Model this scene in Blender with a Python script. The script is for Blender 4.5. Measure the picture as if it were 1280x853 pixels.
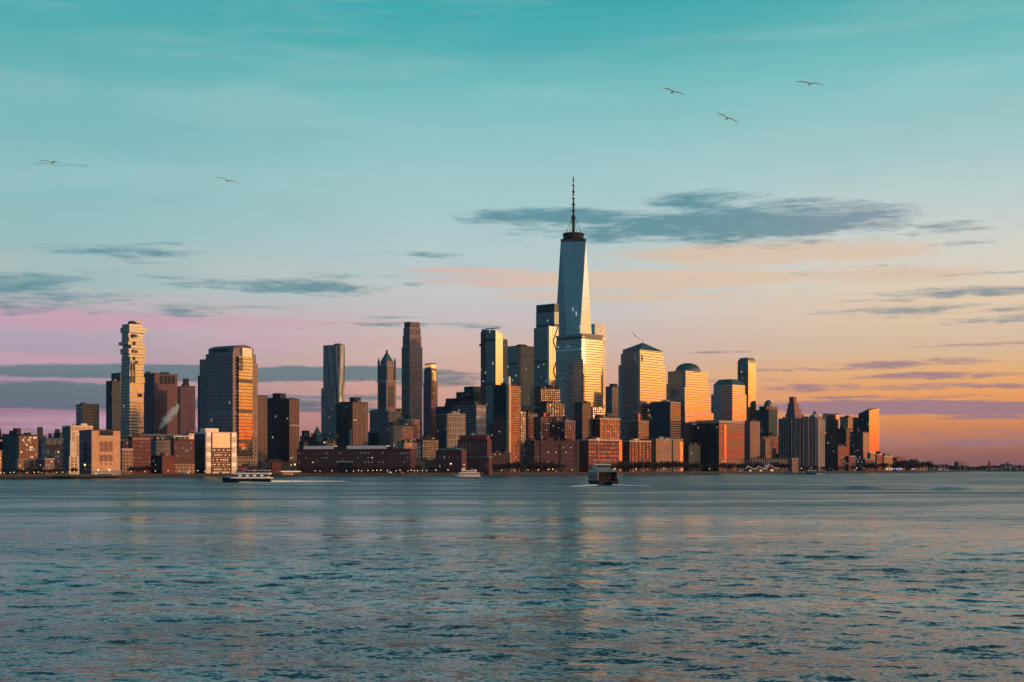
import bpy, bmesh, math, random
import numpy as np
from mathutils import Vector, Matrix
R = math.radians
random.seed(7)
for o in list(bpy.data.objects): bpy.data.objects.remove(o)
scn = bpy.context.scene
COL = scn.collection

# ------------------------------------------------------------------ camera
H = 10.0            # camera height over the water
F = 1778.0          # focal length in photograph pixels (50 mm)
HY = 584.0          # horizon row of the photograph
cd = bpy.data.cameras.new('camera'); cam = bpy.data.objects.new('camera', cd); COL.objects.link(cam)
cam.location = (0, 0, H); cam.rotation_euler = (R(90), 0, 0)
cd.lens = 50.0; cd.sensor_width = 36.0; cd.shift_y = (HY-426.5)/1280.0
cd.clip_start = 1.0; cd.clip_end = 30000
scn.camera = cam
scn.view_settings.view_transform = 'Standard'; scn.view_settings.look = 'None'
scn.view_settings.exposure = 0.0; scn.view_settings.gamma = 1.0
scn.view_settings.use_curve_mapping = False
scn.cycles.max_bounces = 5; scn.cycles.glossy_bounces = 3; scn.cycles.diffuse_bounces = 2; scn.cycles.volume_bounces = 2
scn.cycles.sample_clamp_indirect = 4.0

SUN_AZ, SUN_EL = 118.0, 4.2     # degrees clockwise from the viewing direction, above the horizon
sl = bpy.data.lights.new('sun', 'SUN'); sl.energy = 2.2; sl.angle = R(0.5); sl.color = (1.0, 0.44, 0.16)
so = bpy.data.objects.new('sun', sl); COL.objects.link(so)
sv = Vector((math.sin(R(SUN_AZ))*math.cos(R(SUN_EL)), math.cos(R(SUN_AZ))*math.cos(R(SUN_EL)), math.sin(R(SUN_EL))))
so.rotation_euler = sv.to_track_quat('Z', 'Y').to_euler(); so.location = sv*3000

def s2l(c):
    return tuple(((v/255.0)/12.92 if v/255.0 <= .04045 else ((v/255.0+.055)/1.055)**2.4) for v in c)

# ------------------------------------------------------------------ sky
class NT:
    """small helper for node trees"""
    def __init__(self, tree): self.t = tree; self.n = tree.nodes; self.l = tree.links
    def new(self, typ, **kw):
        n = self.n.new(typ)
        for k, v in kw.items(): setattr(n, k, v)
        return n
    def put(self, sock, v):
        if hasattr(v, 'is_output') or isinstance(v, bpy.types.NodeSocket): self.l.new(v, sock)
        else: sock.default_value = v
    def m(self, op, a, b=None, c=None, clamp=False):
        n = self.new('ShaderNodeMath', operation=op, use_clamp=clamp)
        self.put(n.inputs[0], a)
        if b is not None: self.put(n.inputs[1], b)
        if c is not None: self.put(n.inputs[2], c)
        return n.outputs[0]
    def vm(self, op, a, b=None):
        n = self.new('ShaderNodeVectorMath', operation=op)
        self.put(n.inputs[0], a)
        if b is not None: self.put(n.inputs[1], b)
        return n.outputs['Value'] if op in ('DOT_PRODUCT', 'LENGTH') else n.outputs[0]
    def ss(self, v, lo, hi):
        n = self.new('ShaderNodeMapRange', interpolation_type='SMOOTHSTEP')
        self.put(n.inputs[0], v); n.inputs[1].default_value = lo; n.inputs[2].default_value = hi
        return n.outputs[0]
    def comb(self, x, y, z=0.0):
        n = self.new('ShaderNodeCombineXYZ')
        for i, v in enumerate((x, y, z)): self.put(n.inputs[i], v)
        return n.outputs[0]
    def sep(self, v):
        n = self.new('ShaderNodeSeparateXYZ'); self.l.new(v, n.inputs[0]); return n.outputs
    def ramp(self, fac, stops):
        n = self.new('ShaderNodeValToRGB'); cr = n.color_ramp
        while len(cr.elements) > 1: cr.elements.remove(cr.elements[-1])
        cr.elements[0].position = stops[0][0]; cr.elements[0].color = (*stops[0][1], 1)
        for p, c in stops[1:]:
            e = cr.elements.new(p); e.color = (*c, 1)
        self.put(n.inputs[0], fac); return n.outputs[0]
    def mix(self, fac, a, b, mode='MIX'):
        n = self.new('ShaderNodeMix', data_type='RGBA', blend_type=mode, clamp_factor=True)
        self.put(n.inputs[0], fac)
        self.put(n.inputs[6], a if not isinstance(a, tuple) else (*a, 1))
        self.put(n.inputs[7], b if not isinstance(b, tuple) else (*b, 1))
        return n.outputs[2]
    def noise(self, vec, scale, detail=4.0, rough=.55, dims='3D', dist=0.0):
        n = self.new('ShaderNodeTexNoise', noise_dimensions=dims)
        self.put(n.inputs['Vector'], vec); n.inputs['Scale'].default_value = scale
        n.inputs['Detail'].default_value = detail; n.inputs['Roughness'].default_value = rough
        n.inputs['Distortion'].default_value = dist
        return n.outputs['Fac']

world = bpy.data.worlds.new('World'); scn.world = world; world.use_nodes = True
world.node_tree.nodes.clear()
w = NT(world.node_tree)
gen = w.vm('NORMALIZE', w.new('ShaderNodeTexCoord').outputs['Generated'])
dx, dy, dz = w.sep(gen)
el = w.m('ARCSINE', dz)
az = w.m('ARCTAN2', dx, dy)
azd = w.m('MULTIPLY', az, 180/math.pi)
EMAX = 0.70
ep = w.m('DIVIDE', w.m('MAXIMUM', el, 0.0), EMAX)
def ey(y): return math.atan((HY-y)/F)/EMAX
TOPS = [(.52, (34, 98, 122)), (.60, (24, 62, 90)), (.8, (24, 54, 82)), (1.0, (44, 84, 112))]
def stops(rows): return [(ey(y), s2l(c)) for y, c in rows] + [(p, s2l(c)) for p, c in TOPS]
rl = w.ramp(ep, stops([(584, (112, 84, 104)), (552, (134, 98, 118)), (520, (152, 114, 140)), (470, (174, 146, 166)), (425, (176, 162, 182)),
                       (398, (190, 170, 182)), (372, (164, 184, 188)), (330, (154, 186, 190)), (250, (132, 186, 190)), (150, (114, 180, 184)), (60, (80, 170, 174)), (0, (56, 166, 172))]))
rm = w.ramp(ep, stops([(584, (142, 94, 98)), (552, (178, 116, 108)), (520, (206, 144, 124)), (470, (214, 168, 154)), (425, (208, 184, 180)),
                       (390, (198, 192, 196)), (350, (188, 200, 202)), (290, (174, 200, 204)), (210, (152, 196, 200)), (130, (124, 190, 192)), (60, (76, 172, 176)), (0, (46, 164, 170))]))
rr = w.ramp(ep, stops([(584, (130, 84, 90)), (568, (152, 96, 90)), (540, (204, 130, 88)), (520, (230, 146, 86)), (495, (238, 160, 92)), (468, (234, 176, 112)), (446, (220, 186, 152)), (430, (218, 190, 164)),
                       (390, (228, 202, 172)), (340, (218, 210, 196)), (280, (198, 208, 206)), (200, (164, 200, 202)), (110, (126, 192, 194)), (40, (92, 176, 178)), (0, (70, 168, 172))]))
t = w.ss(azd, -19.0, -1.0)
t2 = w.ss(azd, 0.0, 17.0)
sky = w.mix(t, rl, rm)
sky = w.mix(t2, sky, rr)
# thin veil: slow brightness changes along flat streaks
px = w.m('MULTIPLY', az, F); py = w.m('MULTIPLY', el, F)
def pc(x, y): return (math.atan((x-640)/F)*F, math.atan((HY-y)/F*math.cos(math.atan((x-640)/F)))*F)
pv = w.comb(px, py, 0.0)
v1 = w.noise(w.comb(w.m('DIVIDE', px, 420.0), w.m('DIVIDE', py, 46.0), 3.1), 1.0, 5, .6)
veil = w.m('MULTIPLY', w.ss(v1, .44, .70), w.m('ADD', .08, w.m('MULTIPLY', w.ss(py, 120, 260), .20)))
sky = w.mix(veil, sky, w.mix(w.ss(py, 160, 330), s2l((222, 190, 176)), s2l((168, 200, 202))))
# cloud streaks: (x, y, half width, half height, weight) as seen in the photograph
def field(cl, vec):
    tot = None
    for (x, y, hw, hh, wt) in cl:
        cx, cy = pc(x, y)
        q = w.vm('MULTIPLY', w.vm('SUBTRACT', vec, (cx, cy, 0)), (1/hw, 1/hh, 0))
        g = w.m('MULTIPLY', w.m('SUBTRACT', 1.0, w.vm('DOT_PRODUCT', q, q), clamp=True), wt)
        tot = g if tot is None else w.m('MAXIMUM', tot, g)
    return tot
n1 = w.noise(w.comb(w.m('DIVIDE', px, 95.0), w.m('DIVIDE', py, 15.0), 0.7), 1.0, 6, .62, dist=.25)
n3 = w.noise(w.comb(w.m('DIVIDE', px, 30.0), w.m('DIVIDE', py, 4.2), 5.5), 1.0, 5, .6, dist=.4)
n2 = w.noise(w.comb(w.m('DIVIDE', px, 260.0), w.m('DIVIDE', py, 24.0), 9.3), 1.0, 4, .55)
warp = w.comb(w.m('MULTIPLY', w.m('SUBTRACT', n2, .5), 90.0), w.m('MULTIPLY', w.m('SUBTRACT', n1, .5), 14.0), 0.0)
wv = w.vm('ADD', pv, warp)
pinks = field([(110, 402, 330, 15, .8), (330, 405, 240, 12, .6), (590, 339, 110, 6, .9), (800, 350, 320, 15, 1.0), (760, 372, 200, 6, .7), (640, 366, 110, 5, .5), (960, 318, 260, 20, .8), (20, 452, 200, 15, .6),
               (430, 428, 330, 14, .5), (300, 496, 200, 6, .8), (40, 388, 90, 4, .9), (1060, 345, 200, 16, .5), (80, 528, 220, 16, .5)], wv)
pk = w.m('MULTIPLY', w.ss(w.m('ADD', pinks, w.m('MULTIPLY', w.m('SUBTRACT', n1, .5), 1.3)), .06, .70), w.m('MULTIPLY', w.ss(pinks, 0.0, .2), .85))
sky = w.mix(pk, sky, w.mix(w.ss(azd, -14, 6), s2l((200, 158, 180)), s2l((220, 192, 168))))
darks = field([(905, 284, 310, 25, 1.25), (980, 272, 190, 28, 1.15), (690, 271, 150, 15, 1.2), (880, 250, 90, 17, 1.0), (1180, 284, 90, 12, .75), (760, 290, 160, 16, .8), (1210, 303, 60, 6, .5), (1200, 364, 130, 8, .8), (1150, 389, 170, 11, .9),
               (1240, 398, 80, 9, .6), (430, 344, 90, 5, .45), (560, 331, 60, 4, .4), (330, 384, 80, 5, .45), (470, 396, 90, 4, .5), (120, 337, 70, 5, .45), (300, 320, 70, 4, .4), (1090, 330, 110, 5, .42), (1010, 342, 70, 4, .4), (180, 392, 120, 4, .5), (60, 366, 100, 5, .6), (390, 368, 120, 4, .45), (250, 330, 140, 3, .4), (560, 404, 80, 3, .5), (1100, 375, 90, 3, .45), (1240, 340, 80, 3, .45), (960, 312, 120, 4, .5), (830, 318, 80, 4, .35), (660, 301, 70, 5, .4), (150, 315, 150, 11, .8), (230, 306, 90, 6, .6), (40, 352, 110, 16, .85), (110, 372, 170, 12, .55), (0, 384, 120, 13, .75), (215, 384, 110, 10, .6),
               (340, 357, 170, 13, .9), (220, 347, 70, 6, .5), (520, 318, 80, 6, .7), (515, 356, 40, 5, .6), (510, 406, 150, 5, .8),
               (70, 204, 60, 3, .42), (1000, 304, 160, 8, .6)], wv)
nn_ = w.m('ADD', w.m('MULTIPLY', w.m('SUBTRACT', n1, .5), 2.1), w.m('MULTIPLY', w.m('SUBTRACT', n3, .5), 1.3))
cd1 = w.ss(w.m('ADD', darks, nn_), .22, 1.15)
cd1 = w.m('MULTIPLY', cd1, w.ss(darks, .0, .22))
dcol = w.mix(w.ss(azd, 7, 15), s2l((58, 126, 142)), s2l((104, 130, 148)))
sky = w.mix(w.m('MULTIPLY', cd1, .80), sky, dcol)
# broad level banks low in the sky
wb = w.vm('ADD', pv, w.comb(w.m('MULTIPLY', w.m('SUBTRACT', n2, .5), 200.0), w.m('MULTIPLY', w.m('SUBTRACT', n2, .5), 13.0), 0.0))
banks = field([(250, 467, 380, 11, 2.4), (430, 468, 190, 11, 1.8), (60, 462, 160, 8, 1.0), (40, 492, 210, 16, 2.0), (150, 505, 330, 9, 1.6), (330, 498, 220, 6, 1.0), (420, 513, 240, 4, .9), (540, 476, 90, 10, .9), (1180, 509, 330, 11, 2.2), (1060, 510, 150, 8, 1.3),
               (1150, 454, 110, 6, .9), (1080, 485, 150, 6, .8), (1180, 470, 160, 5, .8), (980, 487, 70, 6, .9), (900, 440, 60, 2.5, .6), (1120, 553, 240, 14, .5), (1010, 462, 120, 3.5, .8), (1200, 432, 110, 3, .6), (1130, 497, 170, 3, .8), (990, 528, 90, 3, .6), (1220, 540, 120, 4, .6), (880, 478, 90, 3, .5), (1240, 484, 70, 4, .7), (1260, 520, 120, 5, 1.0)], wb)
bk = w.ss(w.m('ADD', banks, w.m('ADD', w.m('MULTIPLY', w.m('SUBTRACT', n1, .5), 2.1), w.m('MULTIPLY', w.m('SUBTRACT', n3, .5), 1.9))), .10, 1.2)
bk = w.m('MULTIPLY', bk, w.ss(banks, .0, .2))
bcol = w.mix(w.ss(azd, -6, 12), w.mix(w.ss(py, 66, 150), s2l((78, 102, 120)), s2l((80, 122, 132))), s2l((150, 118, 138)))
sky = w.mix(w.m('MULTIPLY', bk, .88), sky, bcol)
mot = w.m('ADD', .93, w.m('MULTIPLY', w.noise(w.comb(w.m('DIVIDE', px, 150.0), w.m('DIVIDE', py, 34.0), 12.4), 1.0, 5, .62, dist=.3), .14))
sky = w.mix(1.0, sky, w.comb(mot, mot, mot), 'MULTIPLY')
# outside the picture: dark dusk on the far side, the afterglow round the sun
dusk = w.ss(azd, -21, -46)
dusk_c = w.ramp(ep, [(0, (.022, .06, .095)), (.10, (.03, .12, .18)), (.3, (.06, .21, .32)), (.5, (.09, .28, .42)), (.8, (.09, .27, .42)), (1, (.08, .25, .38))])
sky = w.mix(dusk, sky, dusk_c)
back = w.ss(azd, 130, 178)
back_c = w.ramp(ep, [(0, (.10, .075, .10)), (.10, (.19, .15, .25)), (.20, (.09, .18, .30)), (.35, (.065, .23, .35)), (.6, (.09, .28, .42)), (1, (.08, .25, .38))])
sky = w.mix(back, sky, back_c)
sky = w.mix(w.ss(azd, -118, -150), sky, back_c)
glow = w.ramp(ep, [(0, (4.2, .28, .02)), (.018, (4.6, .42, .03)), (.045, (4.7, .86, .08)), (.07, (4.6, 1.4, .18)), (.10, (4.6, 1.95, .40)), (.13, (4.4, 2.4, .78)),
                   (.19, (3.8, 2.7, 1.45)), (.27, (1.6, 1.35, .95)), (.4, (.35, .5, .5)), (.8, (.1, .25, .28)), (1, (.05, .18, .2))])
gw = w.m('MULTIPLY', w.ss(azd, 36, 72), w.m('SUBTRACT', 1.0, w.ss(azd, 116, 146)))
glow2 = w.ramp(ep, [(0, (0, 0, 0)), (.15, (.2, .16, .1)), (.3, (3.9, 3.2, 2.2)), (.45, (4.3, 3.8, 2.7)), (.56, (.8, .8, .65)), (.7, (0, 0, 0))])
gw2 = w.m('MULTIPLY', w.ss(azd, 70, 88), w.m('SUBTRACT', 1.0, w.ss(azd, 116, 134)))
sky = w.mix(gw, sky, glow)
sky = w.mix(gw2, sky, glow2, 'ADD')
bg1 = w.new('ShaderNodeBackground'); w.l.new(sky, bg1.inputs[0]); bg1.inputs[1].default_value = 1.0
nis = w.new('ShaderNodeTexSky', sky_type='NISHITA', sun_disc=False)
nis.sun_elevation = R(SUN_EL); nis.sun_rotation = R(SUN_AZ); nis.air_density = 1.3; nis.dust_density = 1.5
bg2 = w.new('ShaderNodeBackground'); w.l.new(nis.outputs[0], bg2.inputs[0]); bg2.inputs[1].default_value = 0.012
ad = w.new('ShaderNodeAddShader'); w.l.new(bg1.outputs[0], ad.inputs[0]); w.l.new(bg2.outputs[0], ad.inputs[1])
wo = w.new('ShaderNodeOutputWorld'); w.l.new(ad.outputs[0], wo.inputs[0])

# ------------------------------------------------------------------ materials
def plain(name, col, rough=.7, metal=0.0, ior=1.5, var=.25, scale=.15, emit=None, es=0):
    m = bpy.data.materials.new(name); m.use_nodes = True
    k = NT(m.node_tree); b = m.node_tree.nodes['Principled BSDF']
    if var:
        nz = k.noise(k.new('ShaderNodeTexCoord').outputs['Object'], scale, 5, .65)
        c = k.mix(k.ss(nz, .3, .7), tuple(v*(1-var) for v in col), tuple(min(1, v*(1+var)) for v in col))
        k.l.new(c, b.inputs['Base Color'])
    else: b.inputs['Base Color'].default_value = (*col, 1)
    b.inputs['Roughness'].default_value = rough; b.inputs['Metallic'].default_value = metal; b.inputs['IOR'].default_value = ior
    if emit:
        b.inputs['Emission Color'].default_value = (*emit, 1); b.inputs['Emission Strength'].default_value = es
    return m

def facade(name, wall, glass=(.012, .02, .026), wu=3.0, wv=3.8, fu=.55, fv=.55, ior=1.9, lit=.02, wrough=.75, wior=1.45, grough=.09, jit=.02,
           litc=(1.0, .72, .38), ls=.9, vary=.2, every=0, emat=None):
    """A window grid over UVs in metres: wall between the openings, a pane of glass in each. every = a plant floor each n floors."""
    m = bpy.data.materials.new(name); m.use_nodes = True
    k = NT(m.node_tree); k.n.remove(k.n['Principled BSDF']); out = k.n['Material Output']
    uv = k.new('ShaderNodeTexCoord').outputs['UV']
    x, y, _ = k.sep(uv)
    u = k.m('DIVIDE', x, wu); v = k.m('DIVIDE', y, wv)
    iu = k.m('FLOOR', u); iv = k.m('FLOOR', v)
    mu = k.m('LESS_THAN', k.m('ABSOLUTE', k.m('SUBTRACT', k.m('SUBTRACT', u, iu), .5)), fu/2)
    mv = k.m('LESS_THAN', k.m('ABSOLUTE', k.m('SUBTRACT', k.m('SUBTRACT', v, iv), .5)), fv/2)
    mask = k.m('MULTIPLY', mu, mv)
    if every:
        pf = k.m('LESS_THAN', k.m('FRACT', k.m('DIVIDE', k.m('ADD', iv, .5), float(every))), 1.0/every)
        mask = k.m('MULTIPLY', mask, k.m('SUBTRACT', 1.0, pf))
    oi = k.new('ShaderNodeObjectInfo').outputs['Random']
    wn = k.new('ShaderNodeTexWhiteNoise', noise_dimensions='3D')
    k.l.new(k.comb(iu, iv, oi), wn.inputs['Vector'])
    rnd, rc = wn.outputs['Value'], wn.outputs['Color']
    nz = k.noise(k.new('ShaderNodeTexCoord').outputs['Object'], .05, 6, .7)
    fine = k.noise(uv, .6, 3, .6)
    nn = k.m('ADD', k.m('MULTIPLY', nz, .7), k.m('MULTIPLY', fine, .3))
    wc = k.mix(k.ss(nn, .36, .64), tuple(c*(1-vary) for c in wall), tuple(min(1, c*(1+vary)) for c in wall))
    wb_ = k.new('ShaderNodeBsdfPrincipled'); k.l.new(wc, wb_.inputs['Base Color'])
    wb_.inputs['Roughness'].default_value = wrough; wb_.inputs['IOR'].default_value = wior
    gb = k.new('ShaderNodeBsdfPrincipled')
    gc = k.mix(rnd, tuple(c*.6 for c in glass), tuple(c*1.6 for c in glass))
    k.l.new(gc, gb.inputs['Base Color'])
    gb.inputs['Roughness'].default_value = grough; gb.inputs['IOR'].default_value = ior
    geo = k.new('ShaderNodeNewGeometry')
    jv = k.vm('MULTIPLY', k.vm('SUBTRACT', rc, (.5, .5, .5)), (jit, jit, jit))
    k.l.new(k.vm('NORMALIZE', k.vm('ADD', geo.outputs['Normal'], jv)), gb.inputs['Normal'])
    wn2 = k.new('ShaderNodeTexWhiteNoise', noise_dimensions='3D'); k.l.new(k.comb(iv, iu, k.m('ADD', oi, 3.3)), wn2.inputs['Vector'])
    k.l.new(k.m('MULTIPLY', k.m('MULTIPLY', k.m('GREATER_THAN', wn2.outputs['Value'], 1-lit), rnd), ls*.55), gb.inputs['Emission Strength'])
    k.l.new(k.mix(k.m('GREATER_THAN', k.sep(wn2.outputs['Color'])[1], .62), litc, (.55, .72, .78)), gb.inputs['Emission Color'])
    ms = k.new('ShaderNodeMixShader'); k.l.new(mask, ms.inputs[0]); k.l.new(wb_.outputs[0], ms.inputs[1]); k.l.new(gb.outputs[0], ms.inputs[2])
    k.l.new(ms.outputs[0], out.inputs[0])
    return m

M = {}
# masonry with windows
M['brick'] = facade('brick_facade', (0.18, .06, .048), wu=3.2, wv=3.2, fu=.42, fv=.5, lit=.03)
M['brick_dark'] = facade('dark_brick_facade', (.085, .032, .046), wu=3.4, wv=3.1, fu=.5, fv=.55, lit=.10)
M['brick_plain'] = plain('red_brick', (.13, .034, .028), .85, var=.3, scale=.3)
M['brick_shade'] = plain('shade_toned_brick', (.075, .027, .038), .85, var=.3, scale=.3)  # brick darkened and cooled, so the shade sits in its base colour
M['gate'] = facade('gate_brick', (.14, .038, .030), wu=4.6, wv=3.0, fu=.55, fv=.6, lit=.03, ior=2.3, ls=.6, jit=.05)
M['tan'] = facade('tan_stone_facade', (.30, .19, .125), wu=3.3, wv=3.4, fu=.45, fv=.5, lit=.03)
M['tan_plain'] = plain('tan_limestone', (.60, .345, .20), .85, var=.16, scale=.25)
M['cream_plain'] = plain('cream_precast', (.64, .54, .45), .8, var=.12, scale=.3)
M['mauve'] = facade('mauve_granite', (.16, .08, .115), wu=3.0, wv=3.7, fu=.42, fv=.5, lit=.01, every=14)
M['mauve_rib'] = facade('mauve_ribs', (.15, .066, .08), glass=(.05, .024, .03), wu=5.0, wv=60, fu=.32, fv=.99, ior=1.35, lit=0, grough=.5)
M['brown_balc'] = facade('brown_balconies', (.17, .085, .066), wu=7.5, wv=2.9, fu=.72, fv=.58, lit=.02, ior=1.4, grough=.35)
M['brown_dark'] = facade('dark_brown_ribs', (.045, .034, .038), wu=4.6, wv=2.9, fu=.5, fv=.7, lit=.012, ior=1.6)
M['citi'] = facade('grey_mauve_grid', (.21, .165, .178), wu=3.6, wv=4.0, fu=.5, fv=.55, lit=.01, ior=1.7, every=17)
M['citi_low'] = facade('brown_grid_low', (.20, .135, .10), wu=4.2, wv=5.2, fu=.42, fv=.45, lit=.12, ls=1.1)
M['stone_grey'] = facade('grey_limestone', (.12, .11, .115), wu=3.2, wv=3.8, fu=.4, fv=.55, lit=.01)
M['wool'] = facade('pale_terracotta', (.19, .155, .16), glass=(.02, .02, .025), wu=2.6, wv=42, fu=.45, fv=.97, ior=1.6, lit=0)
M['park'] = facade('rose_limestone', (.19, .13, .145), ior=1.35, grough=.4, wu=2.9, wv=3.6, fu=.48, fv=.56, every=21, lit=.006)
M['whitegrid'] = facade('white_grid_facade', (.32, .27, .285), ior=1.3, grough=.4, glass=(.03, .026, .03), wu=3.4, wv=7.4, fu=.72, fv=.84, lit=.012)
M['greygrid'] = facade('grey_grid_facade', (.13, .12, .13), ior=1.5, wu=3.0, wv=3.9, fu=.55, fv=.6, lit=.01)
M['wave'] = facade('wavy_white_columns', (.34, .29, .30), ior=1.3, grough=.4, glass=(.03, .03, .035), wu=2.4, wv=11, fu=.5, fv=.72, lit=0)
M['teal_apt'] = facade('teal_apartments', (.06, .085, .095), wu=3.2, wv=3.2, fu=.5, fv=.55, lit=.012)
M['frame_apt'] = facade('pale_frame_apartments', (.22, .23, .24), wu=3.6, wv=6.4, fu=.62, fv=.76, lit=.02, vary=.1)
M['dark'] = facade('dark_office', (.022, .042, .054), wu=3.4, wv=3.9, fu=.55, fv=.6, lit=.008, every=13, ior=1.35, grough=.4)
# glass
M['wfc'] = facade('granite_glass_bands', (.17, .165, .165), glass=(.012, .034, .044), wu=3.05, wv=4.1, fu=.93, fv=.70, ior=3.9, lit=.004, grough=.06, jit=.006, wrough=.4)
M['glass'] = facade('blue_glass_wall', (.05, .06, .065), glass=(.012, .03, .04), wu=3.0, wv=4.2, fu=.9, fv=.84, ior=2.6, lit=.012, every=15, jit=.022, wrough=.35)
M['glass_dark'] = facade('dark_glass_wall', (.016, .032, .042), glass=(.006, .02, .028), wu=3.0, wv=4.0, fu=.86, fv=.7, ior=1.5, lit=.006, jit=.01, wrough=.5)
M['glass_bands'] = facade('banded_glass', (.13, .115, .105), glass=(.012, .03, .04), wu=6.0, wv=4.1, fu=.97, fv=.68, ior=4.4, lit=.006, jit=.006, wrough=.35)
M['wtc'] = facade('clear_glass_facets', (.035, .055, .065), glass=(.02, .07, .10), wu=3.0, wv=8.0, fu=.98, fv=.975, ior=2.8, lit=.02, jit=.006, wrough=.25, grough=.05, litc=(.95, .95, .85), ls=.7)
M['pale_glass'] = facade('pale_glass_wall', (.46, .44, .44), glass=(.40, .39, .40), wu=3.0, wv=4.2, fu=.92, fv=.85, ior=2.6, lit=0, jit=.01)
M['copperglass'] = facade('copper_glass', (.05, .04, .035), glass=(.02, .018, .016), wu=2.6, wv=3.9, fu=.95, fv=.9, ior=4.0, lit=.003, jit=.012, wrough=.3, grough=.07)
M['copper_soft'] = facade('soft_copper_glass', (.05, .04, .035), glass=(.02, .018, .016), wu=2.6, wv=3.9, fu=.9, fv=.8, ior=2.7, lit=.004, jit=.02, wrough=.3, grough=.07, every=9)
M['jenga'] = facade('stacked_loft_glass', (.50, .42, .36), glass=(.016, .026, .032), wu=3.2, wv=4.15, fu=.92, fv=.74, ior=2.6, lit=.004, jit=.012)
M['spruce'] = facade('rippled_steel', (.20, .21, .22), wu=3.0, wv=3.4, fu=.45, fv=.58, ior=1.9, lit=.012, wrough=.42, wior=1.5)
M['ribs'] = facade('pale_vertical_ribs', (.19, .18, .19), glass=(.012, .02, .025), wu=5.6, wv=400, fu=.6, fv=1.01, lit=0, ior=1.7)
M['ribs_fine'] = facade('pale_fine_ribs', (.18, .165, .17), glass=(.014, .02, .025), wu=4.2, wv=400, fu=.5, fv=1.01, lit=0, ior=1.6)
M['bands_brown'] = facade('brown_bands', (.15, .085, .062), glass=(.02, .02, .02), wu=8, wv=3.6, fu=.98, fv=.42, lit=.004, ior=1.9)
# plain
M['roof'] = plain('tar_roof', (.055, .055, .06), .9)
M['roof_pale'] = plain('pale_roof', (.5, .5, .52), .6, var=.1)
M['copper'] = plain('green_copper_roof', (.020, .085, .080), .55, var=.25, scale=.2)
M['copper_pale'] = plain('pale_copper_trim', (.11, .19, .18), .6, var=.2)
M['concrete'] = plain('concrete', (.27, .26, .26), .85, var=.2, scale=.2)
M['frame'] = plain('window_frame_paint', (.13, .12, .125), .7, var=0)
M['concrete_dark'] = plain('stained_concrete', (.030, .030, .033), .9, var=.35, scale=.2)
M['steel'] = plain('painted_steel', (.10, .11, .12), .45, metal=.6, var=.15)
M['steel_dark'] = plain('dark_steel', (.022, .026, .03), .95, var=.15)
M['steel_pale'] = plain('bright_steel', (.62, .6, .58), .35, metal=.5, var=.1)
M['white'] = plain('white_paint', (.84, .83, .82), .4, var=.07, scale=.5)
M['cream_paint'] = plain('cream_paint', (.72, .62, .50), .45, var=.07, scale=.5)
M['bluegrey'] = plain('blue_grey_paint', (.12, .19, .215), .4, var=.1, scale=.5)
M['hull'] = plain('navy_hull_paint', (.018, .022, .035), .35, var=.2, scale=.6)
M['hull_dark'] = plain('black_hull_paint', (.012, .013, .016), .9, var=.2, scale=.6)
M['red'] = plain('red_paint', (.62, .05, .025), .5, var=.1)
M['boatglass'] = plain('tinted_boat_glass', (.01, .012, .015), .08, ior=1.8, var=0)
M['pane'] = plain('window_pane', (.015, .02, .026), .08, ior=1.9, var=0)
M['pane_sun'] = plain('mirror_pane', (.03, .022, .016), .06, ior=3.4, var=0)
M['pane_gold'] = plain('sun_gleam_pane', (.05, .04, .03), .08, ior=2.4, var=0, emit=(1.0, .66, .28), es=.55)  # emission paints the gold sunset reflection onto the glass
M['pane_warm'] = plain('lit_window_pane', (.1, .07, .03), .3, var=0, emit=(1.0, .62, .26), es=.9)
M['pane_cool'] = plain('cool_lit_pane', (.1, .1, .1), .3, var=0, emit=(.6, .75, .75), es=.16)
M['lamp'] = plain('lamp_glass', (.8, .7, .5), .3, var=0, emit=(1.0, .58, .26), es=3.4)
M['lamp_amber'] = plain('amber_lamp_glass', (.8, .5, .2), .3, var=0, emit=(1.0, .36, .06), es=6.0)
M['lamp_blue'] = plain('blue_lamp_glass', (.2, .3, .8), .3, var=0, emit=(.15, .35, 1.0), es=5.0)
M['crown_light'] = plain('amber_lit_arch', (.6, .3, .1), .4, var=0, emit=(1.0, .45, .12), es=1.3)
M['bark'] = plain('dark_bark', (.045, .034, .03), .95, var=.3, scale=2)
M['twigs'] = plain('winter_twigs', (.022, .018, .019), .95, var=.3, scale=.4)
M['leaf'] = plain('dark_foliage', (.009, .017, .016), .9, var=.35, scale=.3)
M['foam'] = plain('sea_foam', (.72, .76, .78), .8, var=.1, scale=.8)
M['gull'] = plain('gull_feathers', (.80, .82, .82), .9, var=.08, scale=3)
M['gull_dark'] = plain('dark_wing_feathers', (.42, .46, .48), .9, var=.08, scale=3)

for nm in ('gull', 'gull_dark'):      # feathers let the sky through
    k = NT(M[nm].node_tree); b = k.n['Principled BSDF']; tr = k.new('ShaderNodeBsdfTranslucent'); tr.inputs[0].default_value = (.86, .90, .92, 1) if nm == 'gull' else (.6, .66, .68, 1)
    ms = k.new('ShaderNodeMixShader'); ms.inputs[0].default_value = .6; k.l.new(b.outputs[0], ms.inputs[1]); k.l.new(tr.outputs[0], ms.inputs[2]); k.l.new(ms.outputs[0], k.n['Material Output'].inputs[0])
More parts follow.
